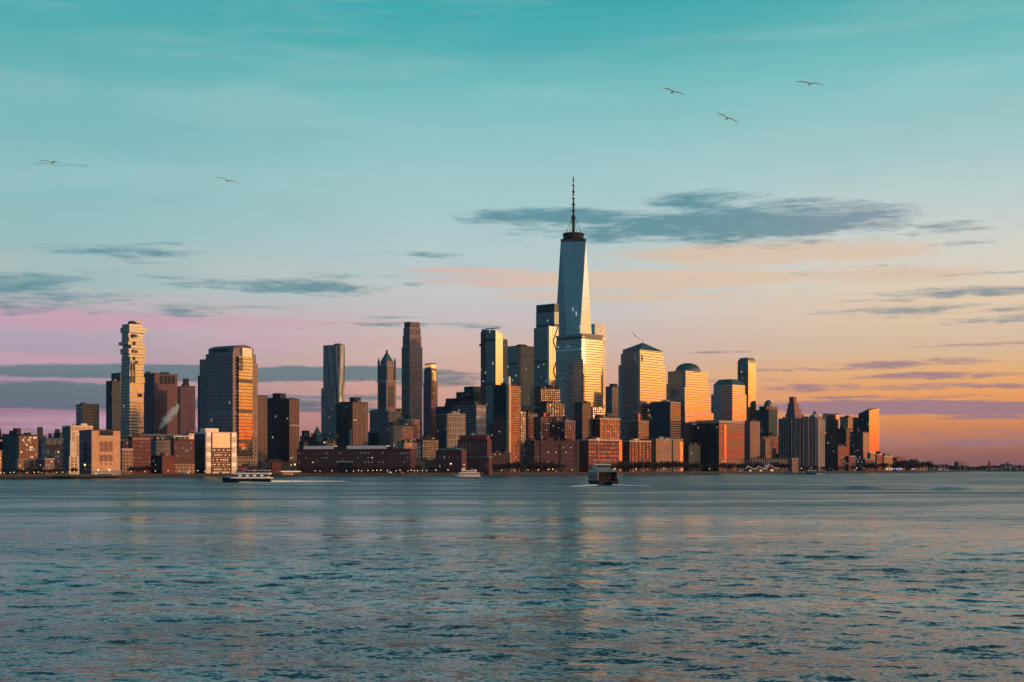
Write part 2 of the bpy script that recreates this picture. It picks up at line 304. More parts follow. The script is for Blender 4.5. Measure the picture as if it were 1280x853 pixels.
# ------------------------------------------------------------------ mesh helpers
def link(name, me, parent=None, loc=None, rot=None):
    o = bpy.data.objects.new(name, me); COL.objects.link(o)
    if parent is not None: o.parent = parent
    if loc is not None: o.location = loc
    if rot is not None: o.rotation_euler = rot
    return o
def tag(o, label=None, cat=None, group=None, kind=None):
    if label: o['label'] = label
    if cat: o['category'] = cat
    if group: o['group'] = group
    if kind: o['kind'] = kind
    return o
def empty(name, loc, rz=0.0):
    o = bpy.data.objects.new(name, None); COL.objects.link(o); o.location = loc; o.rotation_euler = (0, 0, rz); o.empty_display_size = 1
    return o

class MB:
    """vertices, faces, UVs in metres and material slots of one mesh"""
    def __init__(self): self.v = []; self.f = []; self.uv = []; self.mi = []
    def face(self, pts, uvs=None, mi=0):
        b = len(self.v); self.v += [tuple(p) for p in pts]; self.f.append(tuple(range(b, b+len(pts))))
        self.uv += list(uvs) if uvs else [(p[0], p[1]) for p in pts]; self.mi.append(mi)
    def wall(self, p0, p1, z0, z1, u0=0.0, mi=0, p0t=None, p1t=None, z0b=None):
        L = math.hypot(p1[0]-p0[0], p1[1]-p0[1]); a = p0t or p0; b = p1t or p1
        self.face([(*p0, z0), (*p1, z0), (*b, z1), (*a, z1)], [(u0, z0), (u0+L, z0), (u0+L, z1), (u0, z1)], mi)
        return u0+L
    def prism(self, poly, z0, z1, top=None, roof_mi=1, side=0, bottom=False, sides=None):
        t_ = top or poly; u = 0.0; n = len(poly)
        for i in range(n):
            j = (i+1) % n
            u = self.wall(poly[i], poly[j], z0, z1, math.ceil(u), sides[i] if sides else side, t_[i], t_[j])
        self.face([(*p, z1) for p in t_], None, roof_mi)
        if bottom: self.face([(*p, z0) for p in reversed(poly)], None, roof_mi)
        return self
    def box(self, x0, x1, y0, y1, z0, z1, roof_mi=0, side=0, bottom=True):
        return self.prism([(x0, y0), (x1, y0), (x1, y1), (x0, y1)], z0, z1, roof_mi=roof_mi, side=side, bottom=bottom)
    def lathe(self, prof, cx=0, cy=0, n=16, mi=0):
        for (r0, z0), (r1, z1) in zip(prof[:-1], prof[1:]):
            for i in range(n):
                a, b = 2*math.pi*i/n, 2*math.pi*(i+1)/n
                P = [(cx+r0*math.cos(a), cy+r0*math.sin(a), z0), (cx+r0*math.cos(b), cy+r0*math.sin(b), z0),
                     (cx+r1*math.cos(b), cy+r1*math.sin(b), z1), (cx+r1*math.cos(a), cy+r1*math.sin(a), z1)]
                if r1 < 1e-4: P = P[:3]
                elif r0 < 1e-4: P = [P[0], P[2], P[3]]
                self.face(P, [(r0*a, z0), (r0*b, z0), (r0*b, z1), (r0*a, z1)][:len(P)], mi)
        return self
    def bar(self, p, q, r, n=6, r2=None, mi=0):
        p, q = Vector(p), Vector(q); d = (q-p).normalized(); a = d.orthogonal().normalized(); b = d.cross(a); r2 = r if r2 is None else r2
        ring = lambda c, rr: [c+(a*math.cos(2*math.pi*i/n)+b*math.sin(2*math.pi*i/n))*rr for i in range(n)]
        A, B_ = ring(p, r), ring(q, r2)
        for i in range(n):
            j = (i+1) % n; self.face([A[i], A[j], B_[j], B_[i]], None, mi)
        self.face(list(reversed(A)), None, mi); self.face(B_, None, mi)
        return self
    def mesh(self, name, mats, weld=True):
        me = bpy.data.meshes.new(name); me.from_pydata(self.v, [], self.f)
        l = me.uv_layers.new(name='UVMap'); l.data.foreach_set('uv', np.array(self.uv, dtype=np.float32).ravel())
        me.polygons.foreach_set('material_index', np.array(self.mi, dtype=np.int32))
        for m in mats: me.materials.append(m)
        if weld:
            bm = bmesh.new(); bm.from_mesh(me); bmesh.ops.remove_doubles(bm, verts=bm.verts, dist=.002); bm.to_mesh(me); bm.free()
        me.update(); return me
    def build(self, name, mats, parent=None, loc=None, rot=None, weld=True):
        mats = [M[m] if isinstance(m, str) else m for m in (mats if isinstance(mats, (list, tuple)) else [mats])]
        return link(name, self.mesh(name, mats, weld), parent, loc, rot)

def haze():
    b = MB().box(-4600, 4600, -3050, 9100, -6, 640, roof_mi=0)
    m = bpy.data.materials.new('haze'); m.use_nodes = True; k = NT(m.node_tree); k.n.remove(k.n['Principled BSDF'])
    v = k.new('ShaderNodeVolumePrincipled'); v.inputs['Color'].default_value = (.34, .62, .98, 1); v.inputs['Density'].default_value = HAZE; v.inputs['Anisotropy'].default_value = 0.0
    k.l.new(v.outputs[0], k.n['Material Output'].inputs['Volume'])
    o = b.build('haze', [m]); tag(o, 'thin evening haze over the river and city', kind='stuff')
HAZE = 1.2e-5
haze()
# shoreline: photograph column -> distance of the water's edge
SX = [-420, -150, 0, 120, 200, 350, 500, 640, 800, 960, 1100, 1165]
SD = [960, 1090, 1185, 1270, 1420, 1530, 1580, 1726, 1954, 2250, 2480, 2590]
def S(x): return float(np.interp(x, SX, SD))
def U(x): return (x-640.0)/F
def at(x, D, y=None): return Vector((U(x)*D, D, 0.0 if y is None else H+(HY-y)*D/F))
GZ = 2.6            # street level

class Site:
    """A rectangular plot seen at an angle: local x runs along the face turned to the sun, local y along the other face, origin at the near corner."""
    def __init__(self, name, label, xL, xC, xR, D, a, cat='building', wl=None, group=None):
        a_ = R(a); self.D = D; self.a = a_; X = U(xC)*D; self.X = X; c, s = math.cos(a_), math.sin(a_); self.c, self.s = c, s
        self.wr = self.rx(xR); self.wl = wl if wl else self.ly(xL)
        self.root = empty(name, (X, D, GZ), a_); tag(self.root, label, cat, group)
    def rx(self, px): return (U(px)*self.D-self.X)/(self.c-U(px)*self.s)
    def ly(self, px): return (self.X-U(px)*self.D)/(self.s+U(px)*self.c)
    def z(self, py, dd=0.0): return H+(HY-py)*(self.D+dd)/F-GZ
    def poly(self, x0=0, x1=0, y0=0, y1=0):
        return [(x0, y0), (self.wr-x1, y0), (self.wr-x1, self.wl-y1), (x0, self.wl-y1)]
    def block(self, part, z0, z1, mats, ins=(0, 0, 0, 0), top=None, sides=None, parent=None):
        return MB().prism(self.poly(*ins), z0, z1, top=self.poly(*top) if top else None, sides=sides).build(part, mats, parent or self.root)
    def poly_block(self, part, poly, z0, z1, mats, sides=None, parent=None, bottom=False):
        return MB().prism(poly, z0, z1, sides=sides, bottom=bottom).build(part, mats, parent or self.root)
    def slab(self, part, z0, z1, mat, over=.5, ins=(0, 0, 0, 0), parent=None):
        p = self.poly(*ins); q = [(p[0][0]-over, p[0][1]-over), (p[1][0]+over, p[1][1]-over), (p[2][0]+over, p[2][1]+over), (p[3][0]-over, p[3][1]+over)]
        return MB().prism(q, z0, z1, roof_mi=0, bottom=True).build(part, mat, parent or self.root)
    def pent(self, xa, xb, yt, z0, mat, part='penthouse', roof='roof', parent=None):
        cx, cy = self.wr/2, self.wl/2; dd = cx*self.s+cy*self.c
        D2 = self.D+dd; ww = (U(xb)-U(xa))*D2; q = ww/(abs(self.c)+abs(self.s))/2
        tx = U((xa+xb)/2)*D2-self.X; ty = dd
        lx = tx*self.c+ty*self.s; ly_ = -tx*self.s+ty*self.c
        lx = min(max(lx, q), self.wr-q) if self.wr > 2*q else self.wr/2
        ly_ = min(max(ly_, q), self.wl-q) if self.wl > 2*q else self.wl/2
        z1 = max(self.z(yt, dd), z0+1.5)
        return MB().prism([(lx-q, ly_-q), (lx+q, ly_-q), (lx+q, ly_+q), (lx-q, ly_+q)], z0-.3, z1).build(part, [mat, roof], parent or self.root)
    def windows(self, face, cols, rows, u0, u1, z0, z1, w_, h_, kinds=('window_dark',), parent=None, weights=None, inset=0.0):
        """real windows, one object each, on the sunny face ('r') or the other face ('l')"""
        for r_ in range(rows):
            for c_ in range(cols):
                u_ = u0+(u1-u0)*(c_+.5)/cols; zz = z0+(z1-z0)*(r_+.5)/rows
                me = WIN(random.choices(kinds, weights)[0], w_, h_)
                if face == 'r': o = link('window', me, parent or self.root, (u_, inset-.003, zz))
                else: o = link('window', me, parent or self.root, (inset-.003, u_, zz), (0, 0, R(-90)))

def courses(s, zt, n, mat='concrete', d=.28, z0=3.0):
    for k in range(n): MB().box(-.1, s.wr+.1, -d, -.02, z0+k*(zt-z0)/n, z0+.45+k*(zt-z0)/n).build('string_course', mat, s.root)
_WIN = {}
def WIN(kind, w_, h_):
    key = (kind, round(w_, 2), round(h_, 2))
    if key not in _WIN:
        pane = {'window_dark': 'pane', 'window_sun': 'pane_sun', 'window_warm': 'pane_warm', 'window_cool': 'pane_cool'}[kind]
        b = MB(); a, c = w_/2, h_/2; t_ = min(.22, w_*.12); d = .16
        for (x0, x1, z0, z1) in ((-a, a, -c-t_*.6, -c+t_*.4), (-a, a, c-t_*.4, c+t_*.6), (-a-t_*.4, -a+t_*.5, -c, c), (a-t_*.5, a+t_*.4, -c, c)):
            b.box(x0, x1, -d, 0, z0, z1)
        b.face([(-a, -.04, -c), (a, -.04, -c), (a, -.04, c), (-a, -.04, c)], None, 1)
        b.box(-.05, .05, -.10, -.02, -c, c)
        _WIN[key] = b.mesh('window', [M['frame'], M[pane]], weld=False)
    return _WIN[key]

def B(name, label, xL, xC, xR, yT, D, a, mat, part='shaft', pents=(), cap='concrete', roof='roof', sides=None, wl=None, group=None, capover=.35, caph=1.2):
    """the usual block: body, parapet and rooftop boxes"""
    s = Site(name, label, xL, xC, xR, D, a, wl=wl, group=group)
    zt = s.z(yT); s.zt = zt
    mats = ([mat] if isinstance(mat, str) else list(mat))
    if len(mats) == 1: mats = [mats[0], roof]
    s.body = s.block(part, -1.5, zt-caph, mats, sides=sides)
    if cap: s.slab('parapet', zt-caph, zt, cap, capover)
    if not pents and s.wr > 14 and s.wl > 14 and cap:
        rg = random.Random(label); q = min(s.wr, s.wl)
        for k in range(2):
            x0, y0 = rg.uniform(.1, .55)*s.wr, rg.uniform(.1, .55)*s.wl; ww = rg.uniform(.18, .34)*q
            MB().box(x0, x0+ww*1.3, y0, y0+ww, zt, zt+rg.uniform(1.6, 3.4)).build('roof_box', cap if k else 'concrete_dark', s.root)
        if rg.random() < .4: x0, y0 = rg.uniform(.3, .6)*s.wr, rg.uniform(.3, .6)*s.wl; MB().bar((x0, y0, zt), (x0, y0, zt+rg.uniform(5, 9)), .3, 5, .12).build('antenna', 'steel_dark', s.root)
    if s.wr > 12 and s.wl > 12 and cap:
        rg = random.Random(label+'u')
        for k in range(2):
            x0, y0 = rg.uniform(.08, .8)*s.wr, rg.uniform(.08, .3)*s.wl
            MB().box(x0, x0+2.6, y0, y0+2.2, zt+.01, zt+rg.uniform(1.1, 2.0)).build('cooling_unit', 'steel', s.root)
    for (xa, xb, yt) in pents: s.pent(xa, xb, yt, zt, 'steel_dark' if cap != 'concrete' else 'concrete_dark')
    return s

# ------------------------------------------------------------------ water
def river():
    h = H
    ys = [-3000, -800, -250, -80, -20, 10, 25]
    yy = []; p = 286.0
    while p > 3.2:
        yy.append(h*F/p); p -= .55 if p > 60 else .3
    ys = np.array(ys+[40, 50]+[v for v in yy if v > 55]+[6200, 9000.])
    tt = np.concatenate([[-14, -6, -3, -1.6, -1.0, -.7], np.linspace(-.52, .52, 1250), [.7, 1.0, 1.6, 3, 6, 14]])
    NY, NX = len(ys), len(tt)
    dep = np.maximum(ys, 40)
    Xg = dep[:, None]*tt[None, :]; Yg = np.repeat(ys[:, None], NX, 1)
    Z = np.zeros_like(Xg)
    rng = np.random.default_rng(5)
    dyl = np.gradient(ys); sp = np.maximum(np.abs(dyl), 0.0)[:, None]
    # gusts and slicks: slow changes of how rough the surface is
    rough = np.zeros_like(Xg)
    for k_ in range(9):
        L = rng.uniform(38, 150); th = rng.normal(1.45, .25); kk = 2*math.pi/L
        rough += np.sin(kk*(.35*math.cos(th)*Xg+math.sin(th)*Yg*.8)+rng.uniform(0, 6.28))
    rough = 1.0+.30*rough/2.1; rough = np.clip(rough, .35, 1.8)
    for k_ in range(84):
        L = math.exp(rng.uniform(math.log(1.1), math.log(15.0))); kk = 2*math.pi/L
        th = rng.normal(1.25, .52)
        amp = .0022*L**.85*rng.uniform(.5, 1.3)
        att = np.clip((L-1.6*sp)/(1.2*sp+1e-6), 0, 1) if L < 30 else 1.0
        ph = kk*(math.cos(th)*Xg+math.sin(th)*Yg)+rng.uniform(0, 6.28)
        wv_ = np.sin(ph)+.22*np.cos(2*ph)
        Z += amp*att*wv_*(rough if L < 5 else (.6+.4*rough))
    # long low swells and the steep wake waves of passing boats: (x, distance, half length, half thickness, height)
    for (xx, yl, hl, ht, hg) in ((-20, 640, 240, 9, .07), (150, 520, 200, 8, .07), (-120, 300, 150, 6, .08)):
        q = (Yg-yl-.06*(Xg-xx)); Z += hg*np.exp(-(q/ht)**2)*np.exp(-((Xg-xx)/hl)**2)
    for (cx, row, hw, hg) in ((888, 609.0, 30, .75), (972, 610.2, 28, .9), (1075, 611.5, 34, 1.0), (1190, 613, 45, .95), (1300, 613.6, 40, .8), (1120, 602.2, 110, .55), (830, 607.5, 22, .5), (700, 608.5, 16, .55), (450, 604, 26, .45), (800, 610.5, 26, .45)):
        Dw = h*F/(row-HY); xw = U(cx)*Dw; hl = hw*Dw/F; q = Yg-Dw-.05*(Xg-xw)
        Z += 1.5*hg*np.exp(-(q/2.6)**2)*np.clip(1-((Xg-xw)/hl)**2, 0, 1)
    edge = (np.abs(tt) > .53)
    Z[:, edge] *= .0; Z[ys < 38, :] = 0; Z[ys > 6000, :] = 0
    vs = np.stack([Xg, Yg, Z], -1).reshape(-1, 3).astype(np.float32)
    idx = np.arange(NY*NX).reshape(NY, NX)
    q = np.stack([idx[:-1, :-1], idx[:-1, 1:], idx[1:, 1:], idx[1:, :-1]], -1).reshape(-1, 4).astype(np.int32)
    me = bpy.data.meshes.new('river_water'); nf = len(q)
    me.vertices.add(len(vs)); me.vertices.foreach_set('co', vs.ravel())
    me.loops.add(nf*4); me.loops.foreach_set('vertex_index', q.ravel())
    me.polygons.add(nf); me.polygons.foreach_set('loop_start', np.arange(0, nf*4, 4, dtype=np.int32)); me.polygons.foreach_set('loop_total', np.full(nf, 4, dtype=np.int32))
    me.polygons.foreach_set('use_smooth', np.ones(nf, dtype=bool))
    me.update(calc_edges=True); me.validate()
    m = bpy.data.materials.new('river_surface'); m.use_nodes = True; k = NT(m.node_tree); b = k.n['Principled BSDF']
    b.inputs['Base Color'].default_value = (.008, .036, .062, 1); b.inputs['IOR'].default_value = 1.333; b.inputs['Roughness'].default_value = .10
    oc = k.new('ShaderNodeTexCoord').outputs['Object']
    def cn(scale, det, sx):
        n = k.new('ShaderNodeTexNoise'); k.l.new(k.vm('MULTIPLY', oc, (sx, 1, 1)), n.inputs['Vector']); n.inputs['Scale'].default_value = scale; n.inputs['Detail'].default_value = det; n.inputs['Roughness'].default_value = .62
        return k.vm('SUBTRACT', n.outputs['Color'], (.5, .5, .5))
    _, oy, _ = k.sep(oc); far = k.ss(oy, 90, 620); lod = k.m('SUBTRACT', 1.0, k.m('MULTIPLY', far, .55))   # far off the ripples are finer than a pixel: they become roughness
    rgh = k.m('ADD', .17, k.m('MULTIPLY', far, .24))
    gust = k.ss(k.noise(k.vm('MULTIPLY', oc, (.006, .021, 1)), 1.0, 6, .62), .34, .66)
    k.l.new(k.m('MULTIPLY', rgh, k.m('ADD', .60, k.m('MULTIPLY', gust, .55))), b.inputs['Roughness'])
    sl_ = k.vm('ADD', k.vm('MULTIPLY', cn(.8, 3, .55), (.26, .96, 0)), k.vm('MULTIPLY', cn(4.2, 3, .7), (.26, .96, 0)))
    sc_ = k.new('ShaderNodeVectorMath', operation='SCALE'); k.l.new(sl_, sc_.inputs[0]); k.l.new(k.m('MULTIPLY', k.m('ADD', .27, k.m('MULTIPLY', gust, .92)), lod), sc_.inputs['Scale'])
    gn = k.new('ShaderNodeNewGeometry').outputs['Normal']
    k.l.new(k.vm('NORMALIZE', k.vm('ADD', gn, sc_.outputs[0])), b.inputs['Normal'])
    me.materials.append(m)
    o = link('river_water', me); tag(o, 'rippled teal river with pink and orange reflections', kind='structure'); return o
river()

# ------------------------------------------------------------------ land
def land():
    pts = [at(x, S(x)) for x in SX]
    poly = [(p.x, p.y) for p in pts]
    poly2 = poly+[(2100, 5200), (-2300, 5200)]
    g = MB(); g.prism(poly2, -3, GZ, roof_mi=0)
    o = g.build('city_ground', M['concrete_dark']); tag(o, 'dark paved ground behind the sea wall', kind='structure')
    wl_ = MB(); off = lambda p, d: (p[0]+.70*d, p[1]-.71*d)
    A = [off(p, 1.2) for p in poly]; Bq = [off(p, -.6) for p in poly]
    n = len(A)
    for i in range(n-1):
        wl_.wall(A[i], A[i+1], -3, GZ+.9, 0); wl_.wall(Bq[i+1], Bq[i], -3, GZ+.9, 0)
        wl_.face([(*A[i], GZ+.9), (*A[i+1], GZ+.9), (*Bq[i+1], GZ+.9), (*Bq[i], GZ+.9)])
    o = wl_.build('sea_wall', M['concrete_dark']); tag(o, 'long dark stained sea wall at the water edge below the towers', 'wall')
land()
# far shore beyond the tip of the city
def far_shore():
    g = MB(); g.prism([(at(1150, 3150).x, 3150), (at(1420, 3100).x, 3100), (2700, 3400), (2700, 5200), (at(1150, 3700).x, 5200)], -3, 2.0, roof_mi=0)
    o = g.build('far_shore', M['concrete_dark']); tag(o, 'low dark island shore in the distance', kind='structure')
    rng = random.Random(3); b = MB()
    for i in range(2600):
        x = rng.uniform(1128, 1420); d = rng.uniform(3170, 3420); zt = 11+2.5*math.sin(x*.071)+1.5*math.sin(x*.23+1)+rng.uniform(-1, 1)
        if x < 1160: zt *= .75
        c = at(x, d); z = 2+max(4, zt)*rng.random()**.6; r = rng.uniform(1.2, 3.0)
        n = Vector((rng.uniform(-1, 1), rng.uniform(-1.4, .2), rng.uniform(-.3, 1))).normalized(); e1 = n.orthogonal().normalized(); e2 = n.cross(e1)
        b.face([Vector((c.x, c.y, z))+e1*r*math.cos(t_)+e2*r*math.sin(t_)*.8 for t_ in (0.2, 1.5, 2.6, 3.7, 5.1)])
    o = b.build('far_wood', M['leaf'], weld=False); tag(o, 'dark distant wood on the low island shore', 'wood', kind='stuff')
far_shore()
# ------------------------------------------------------------------ landmark towers
def tapered_skyscraper():
    D = 2550
    s = Site('spired_skyscraper', 'tallest glass tower with tapering triangular facets and a banded spire', 688, 716.5, 748, D, 42, 'skyscraper')
    w_ = s.wr; zb = 57.0-GZ; zt = s.z(299); P = lambda x, y: (x*w_, y*w_)
    MB().prism([P(0, 0), P(1, 0), P(1, 1), P(0, 1)], -1.5, zb).build('podium', ['glass', 'roof'], s.root)
    b = MB(); base = [P(0, 0), P(1, 0), P(1, 1), P(0, 1)]; top = [P(.5, 0), P(1, .5), P(.5, 1), P(0, .5)]
    for i in range(4):
        a, c = base[i], base[(i+1) % 4]; tm = top[i]; L = w_; u0 = i*100.0
        b.face([(*a, zb), (*c, zb), (*tm, zt)], [(u0, zb), (u0+L, zb), (u0+L/2, zt)])               # upright triangle on each base side
        tn = top[(i+1) % 4]; l2 = L*.707
        b.face([(*c, zb), (*tn, zt), (*tm, zt)], [(u0+50, zb), (u0+50+l2/2, zt), (u0+50-l2/2, zt)])  # inverted triangle on each corner
    b.face([(*p, zt) for p in top], None, 1)
    b.build('shaft', ['wtc', 'roof'], s.root)
    par = MB(); tp = [((p[0]-w_/2)*1.012+w_/2, (p[1]-w_/2)*1.012+w_/2) for p in top]
    par.prism(tp, zt-1, zt+4, roof_mi=0).build('parapet', ['glass_dark'], s.root)
    cx = w_/2
    ring = MB().lathe([(14, zt+4), (18.5, zt+8), (18.5, zt+10), (17, zt+10), (17, zt+14), (19.5, zt+14), (19.5, zt+17), (16, zt+17), (16, zt+5)], cx, cx, 28).build('antenna_ring', 'steel_dark', s.root)
    for k in range(20):
        a = k*math.pi/10; MB().bar((cx+18.6*math.cos(a), cx+18.6*math.sin(a), zt+8), (cx+18.9*math.cos(a), cx+18.9*math.sin(a), zt+16), .5, 5).build('post', 'steel_dark', ring)
    zz = lambda y: s.z(y, w_*.6)
    sp = MB().lathe([(3.0, zt+4), (2.4, zz(274)), (3.2, zz(273)), (4.2, zz(271.5)), (3.0, zz(269)), (1.5, zz(268)), (1.7, zz(255)), (1.2, zz(248)), (1.4, zz(240)), (1.0, zz(234)), (.8, zz(226)), (.4, zz(218))], cx, cx, 12).build('spire', 'steel_dark', s.root)
    for y, r_ in ((263, 3.2), (255, 3.1), (247.5, 2.7), (239, 2.6), (231, 2.1), (224, 1.6)):
        MB().lathe([(1.2, zz(y)-1.4), (r_, zz(y)-1.0), (r_, zz(y)+1.0), (1.2, zz(y)+1.4)], cx, cx, 14).build('spire_collar', 'steel_dark', sp)
    for y in (245.5, 229.5):
        MB().lathe([(1.2, zz(y)-1.6), (1.8, zz(y)-1.3), (1.8, zz(y)+1.3), (1.2, zz(y)+1.6)], cx, cx, 14).build('beacon_band', 'steel_pale', sp)
    for k in range(4):
        a = k*math.pi/2+.35; MB().bar((cx+16.5*math.cos(a), cx+16.5*math.sin(a), zt+15), (cx+3.4*math.cos(a), cx+3.4*math.sin(a), zz(272)), .42, 5).build('stay_cable', 'steel_dark', s.root)
tapered_skyscraper()

def curved_office():
    s = Site('curved_office_tower', 'golden curved office tower with horizontal bands before the spired skyscraper', 695, 727, 754, 2330, 42, 'skyscraper')
    def plan(g, y0, grow=0):
        n = 18; pts = [(g, y0)]
        for i in range(n+1):
            t_ = i/n; pts.append((g+(s.wr-g)*t_, y0-grow-.06*s.wr*math.sin(math.pi*t_)**.8))
        return pts[1:]+[(s.wr, s.wl), (g, s.wl)]
    z1, z2 = s.z(437), s.z(417)
    s.poly_block('lower_wing', [(-.6, .5), (s.wr*.3, .5), (s.wr*.3, s.wl), (-.6, s.wl)], -1.5, z1, ['glass_bands', 'roof'])
    sh = s.poly_block('shaft', plan(0, 0), -1.5, z2-8, ['glass_bands', 'roof'])
    s.poly_block('plant_band', plan(1.2, 1.2, -.4), z2-8, z2-4, ['bands_brown', 'roof'])
    s.poly_block('crown', plan(-.4, -.4, .2), z2-4, z2, ['concrete', 'roof'], bottom=True)
    s.slab('wing_parapet', z1, z1+2.2, 'steel_pale', .5, (-.6, s.wr*.7, .5, 0))
curved_office()

def pyramid_tower():
    s = Site('pyramid_roof_tower', 'gold lit banded tower under a dark green pyramid roof', 773, 800, 832, 2210, 50, 'skyscraper')
    q = min(s.wr, s.wl)
    z1, z2, z3 = s.z(455), s.z(441), s.z(437)
    s.block('shaft', -1.5, z1, ['wfc', 'roof'])
    i = q*.055; s.block('middle_tier', z1, z2, ['wfc', 'roof'], (0, 2*i, 0, 2*i))
    s.block('upper_tier', z2, z3, ['wfc', 'copper'], (i*.5, 3.2*i, i*.5, 3.2*i))
    for (f_, u_) in (('r', 3.0), ('l', 3.0)):
        zz = (z1+z2)/2
        b = MB().box(u_, u_+4.5, -.25, .4, z1+4, z2-3) if f_ == 'r' else MB().box(-.25, .4, u_+5, u_+7, z1+4, z2-3)
        b.build('corner_slot', 'glass_dark' if f_ == 'r' else 'cream_plain', s.root)
    p = s.poly(.6, 3.4*i, .6, 3.4*i); za = s.z(426)
    cx = sum(v[0] for v in p)/4; cy = sum(v[1] for v in p)/4
    r_ = MB(); o = 1.2; e = [(p[0][0]-o, p[0][1]-o), (p[1][0]+o, p[1][1]-o), (p[2][0]+o, p[2][1]+o), (p[3][0]-o, p[3][1]+o)]
    for k in range(4):
        a, c = e[k], e[(k+1) % 4]; r_.face([(*a, z3+.4), (*c, z3+.4), (cx, cy, za)])
    r_.face([(*v, z3+.4) for v in reversed(e)])
    r_.build('roof', 'copper', s.root)
    MB().bar((cx, cy, za-1), (cx, cy, za+5), .3).build('finial', 'steel', s.root)
pyramid_tower()

def dome_tower():
    s = Site('dome_roof_tower', 'stepped gold tower with horizontal bands and a green dome', 833, 857, 886, 2400, 50, 'skyscraper')
    q = min(s.wr, s.wl); i = q*.05
    z4, z3, z2, z1 = s.z(463.5), s.z(479), s.z(497), s.z(515)
    s.block('upper_tier', z3, z4, ['wfc', 'roof'], (0, 1.5*i, 0, 1.5*i))
    s.block('shaft', -1.5, z3, ['wfc', 'roof'])
    f = Site('x', 'x', 841, 856, 889, 2330, 50); fm = f.root.matrix_basis.copy()
    # front bay, lower and stepped, stands against the shaft
    def bay(nm, xa, xb, xc, y, dd):
        t_ = Site('x', 'x', xa, xb, xc, 2330+dd, 50)
        o = MB().prism(t_.poly(), -1.5, t_.z(y)).build(nm, ['wfc', 'roof'], s.root)
        rel = s.root.matrix_basis.inverted() @ t_.root.matrix_basis
        o.matrix_local = rel; bpy.data.objects.remove(t_.root)
    bpy.data.objects.remove(f.root)
    bay('front_bay', 838, 856, 885, 484, 8)
    bay('middle_bay', 836, 856, 888, 497, 0)
    bay('lower_bay', 836, 856.4, 892, 515, -8)
    cx = s.wr/2-i*.5; cy = s.wl/2-i*.5; rad = 16.0*2450/F
    MB().box(cx-rad*.75, cx+rad*.75, cy-rad*.75, cy+rad*.75, z4, z4+1.5).build('roof_deck', 'copper_pale', s.root)
    prof = [(rad, z4), (rad, z4+2.2)]+[(rad*.96*math.cos(t_), z4+2.2+13.5*math.sin(t_)) for t_ in [k*math.pi/16 for k in range(8)]]+[(0.0, z4+15.7)]
    MB().lathe(prof, cx, cy, 28).build('dome', 'copper', s.root)
    MB().lathe([(rad+.2, z4+.8), (rad+.6, z4+1.4), (rad+.6, z4+2.4), (rad+.1, z4+2.6)], cx, cy, 28).build('dome_rim', 'concrete', s.root)
bpy.context.view_layer.update()
dome_tower()

def hip_tower():
    s = Site('hip_roof_tower', 'golden banded tower with a flat topped green hip roof', 889, 915.5, 933, 2480, 48, 'skyscraper')
    z1, z2 = s.z(492), s.z(481); q = min(s.wr, s.wl); i = q*.07
    s.block('shaft', -1.5, z1, ['wfc', 'roof'])
    s.block('upper_tier', z1, z2, ['wfc', 'roof'], (0, 1.4*i, 0, 1.6*i))
    p = s.poly(-.8, 1.4*i-.8, -.8, 1.6*i-.8); zt = s.z(473.5)
    t_ = s.poly(q*.2, q*.24, q*.2, q*.24)
    r_ = MB().prism(p, z2+.2, zt, top=t_, roof_mi=0, bottom=True); r_.build('roof', 'copper', s.root)
hip_tower()

def notched_tower():
    D = S(700)+880
    s = Site('braced_glass_tower', 'slim blue glass tower with cross bracing on its gold edge beside the spired skyscraper', 670, 693, 698.5, 2470, 50, 'skyscraper')
    zt = s.z(379.5)
    s.block('shaft', -1.5, zt-14, ['glass', 'roof'])
    s.block('crown', zt-14, zt, ['glass_dark', 'roof'], (.3, .3, .3, .3))
    
    y1 = s.ly(665.5); MB().prism([(4, s.wl+.01), (s.wr*.8, s.wl+.01), (s.wr*.8, y1), (4, y1)], -1.5, s.z(408)).build('stepped_wing', ['glass', 'roof'], s.root)
    # lower front block with the sunlit braced end wall
    t_ = Site('x', 'x', 684.3, 686, 697.6, 2435, 40); rel = s.root.matrix_basis.inverted() @ t_.root.matrix_basis
    zz0, zz1 = 20, t_.z(407.5); fb = MB().prism(t_.poly(), -1.5, zz1).build('front_block', ['cream_plain', 'roof'], s.root); fb.matrix_local = rel
    g = MB().box(.4, t_.wr*.42, -.5, -.02, 2, zz1-1).build('glazed_strip', 'copperglass', fb); n = 9
    MB().box(t_.wr*.46, t_.wr-.3, -.4, -.02, 2, zz1-1).build('glazed_face', ['copperglass', 'roof'], fb)
    for k in range(n):
        za, zb = zz0+(zz1-zz0)*k/n, zz0+(zz1-zz0)*(k+1)/n; xa, xb = (.47*t_.wr, .97*t_.wr) if k % 2 == 0 else (.97*t_.wr, .47*t_.wr)
        MB().bar((xa, -.9, za), (xb, -.9, zb), .7, 4).build('cross_brace', 'steel_dark', fb)
    bpy.data.objects.remove(t_.root)
notched_tower()

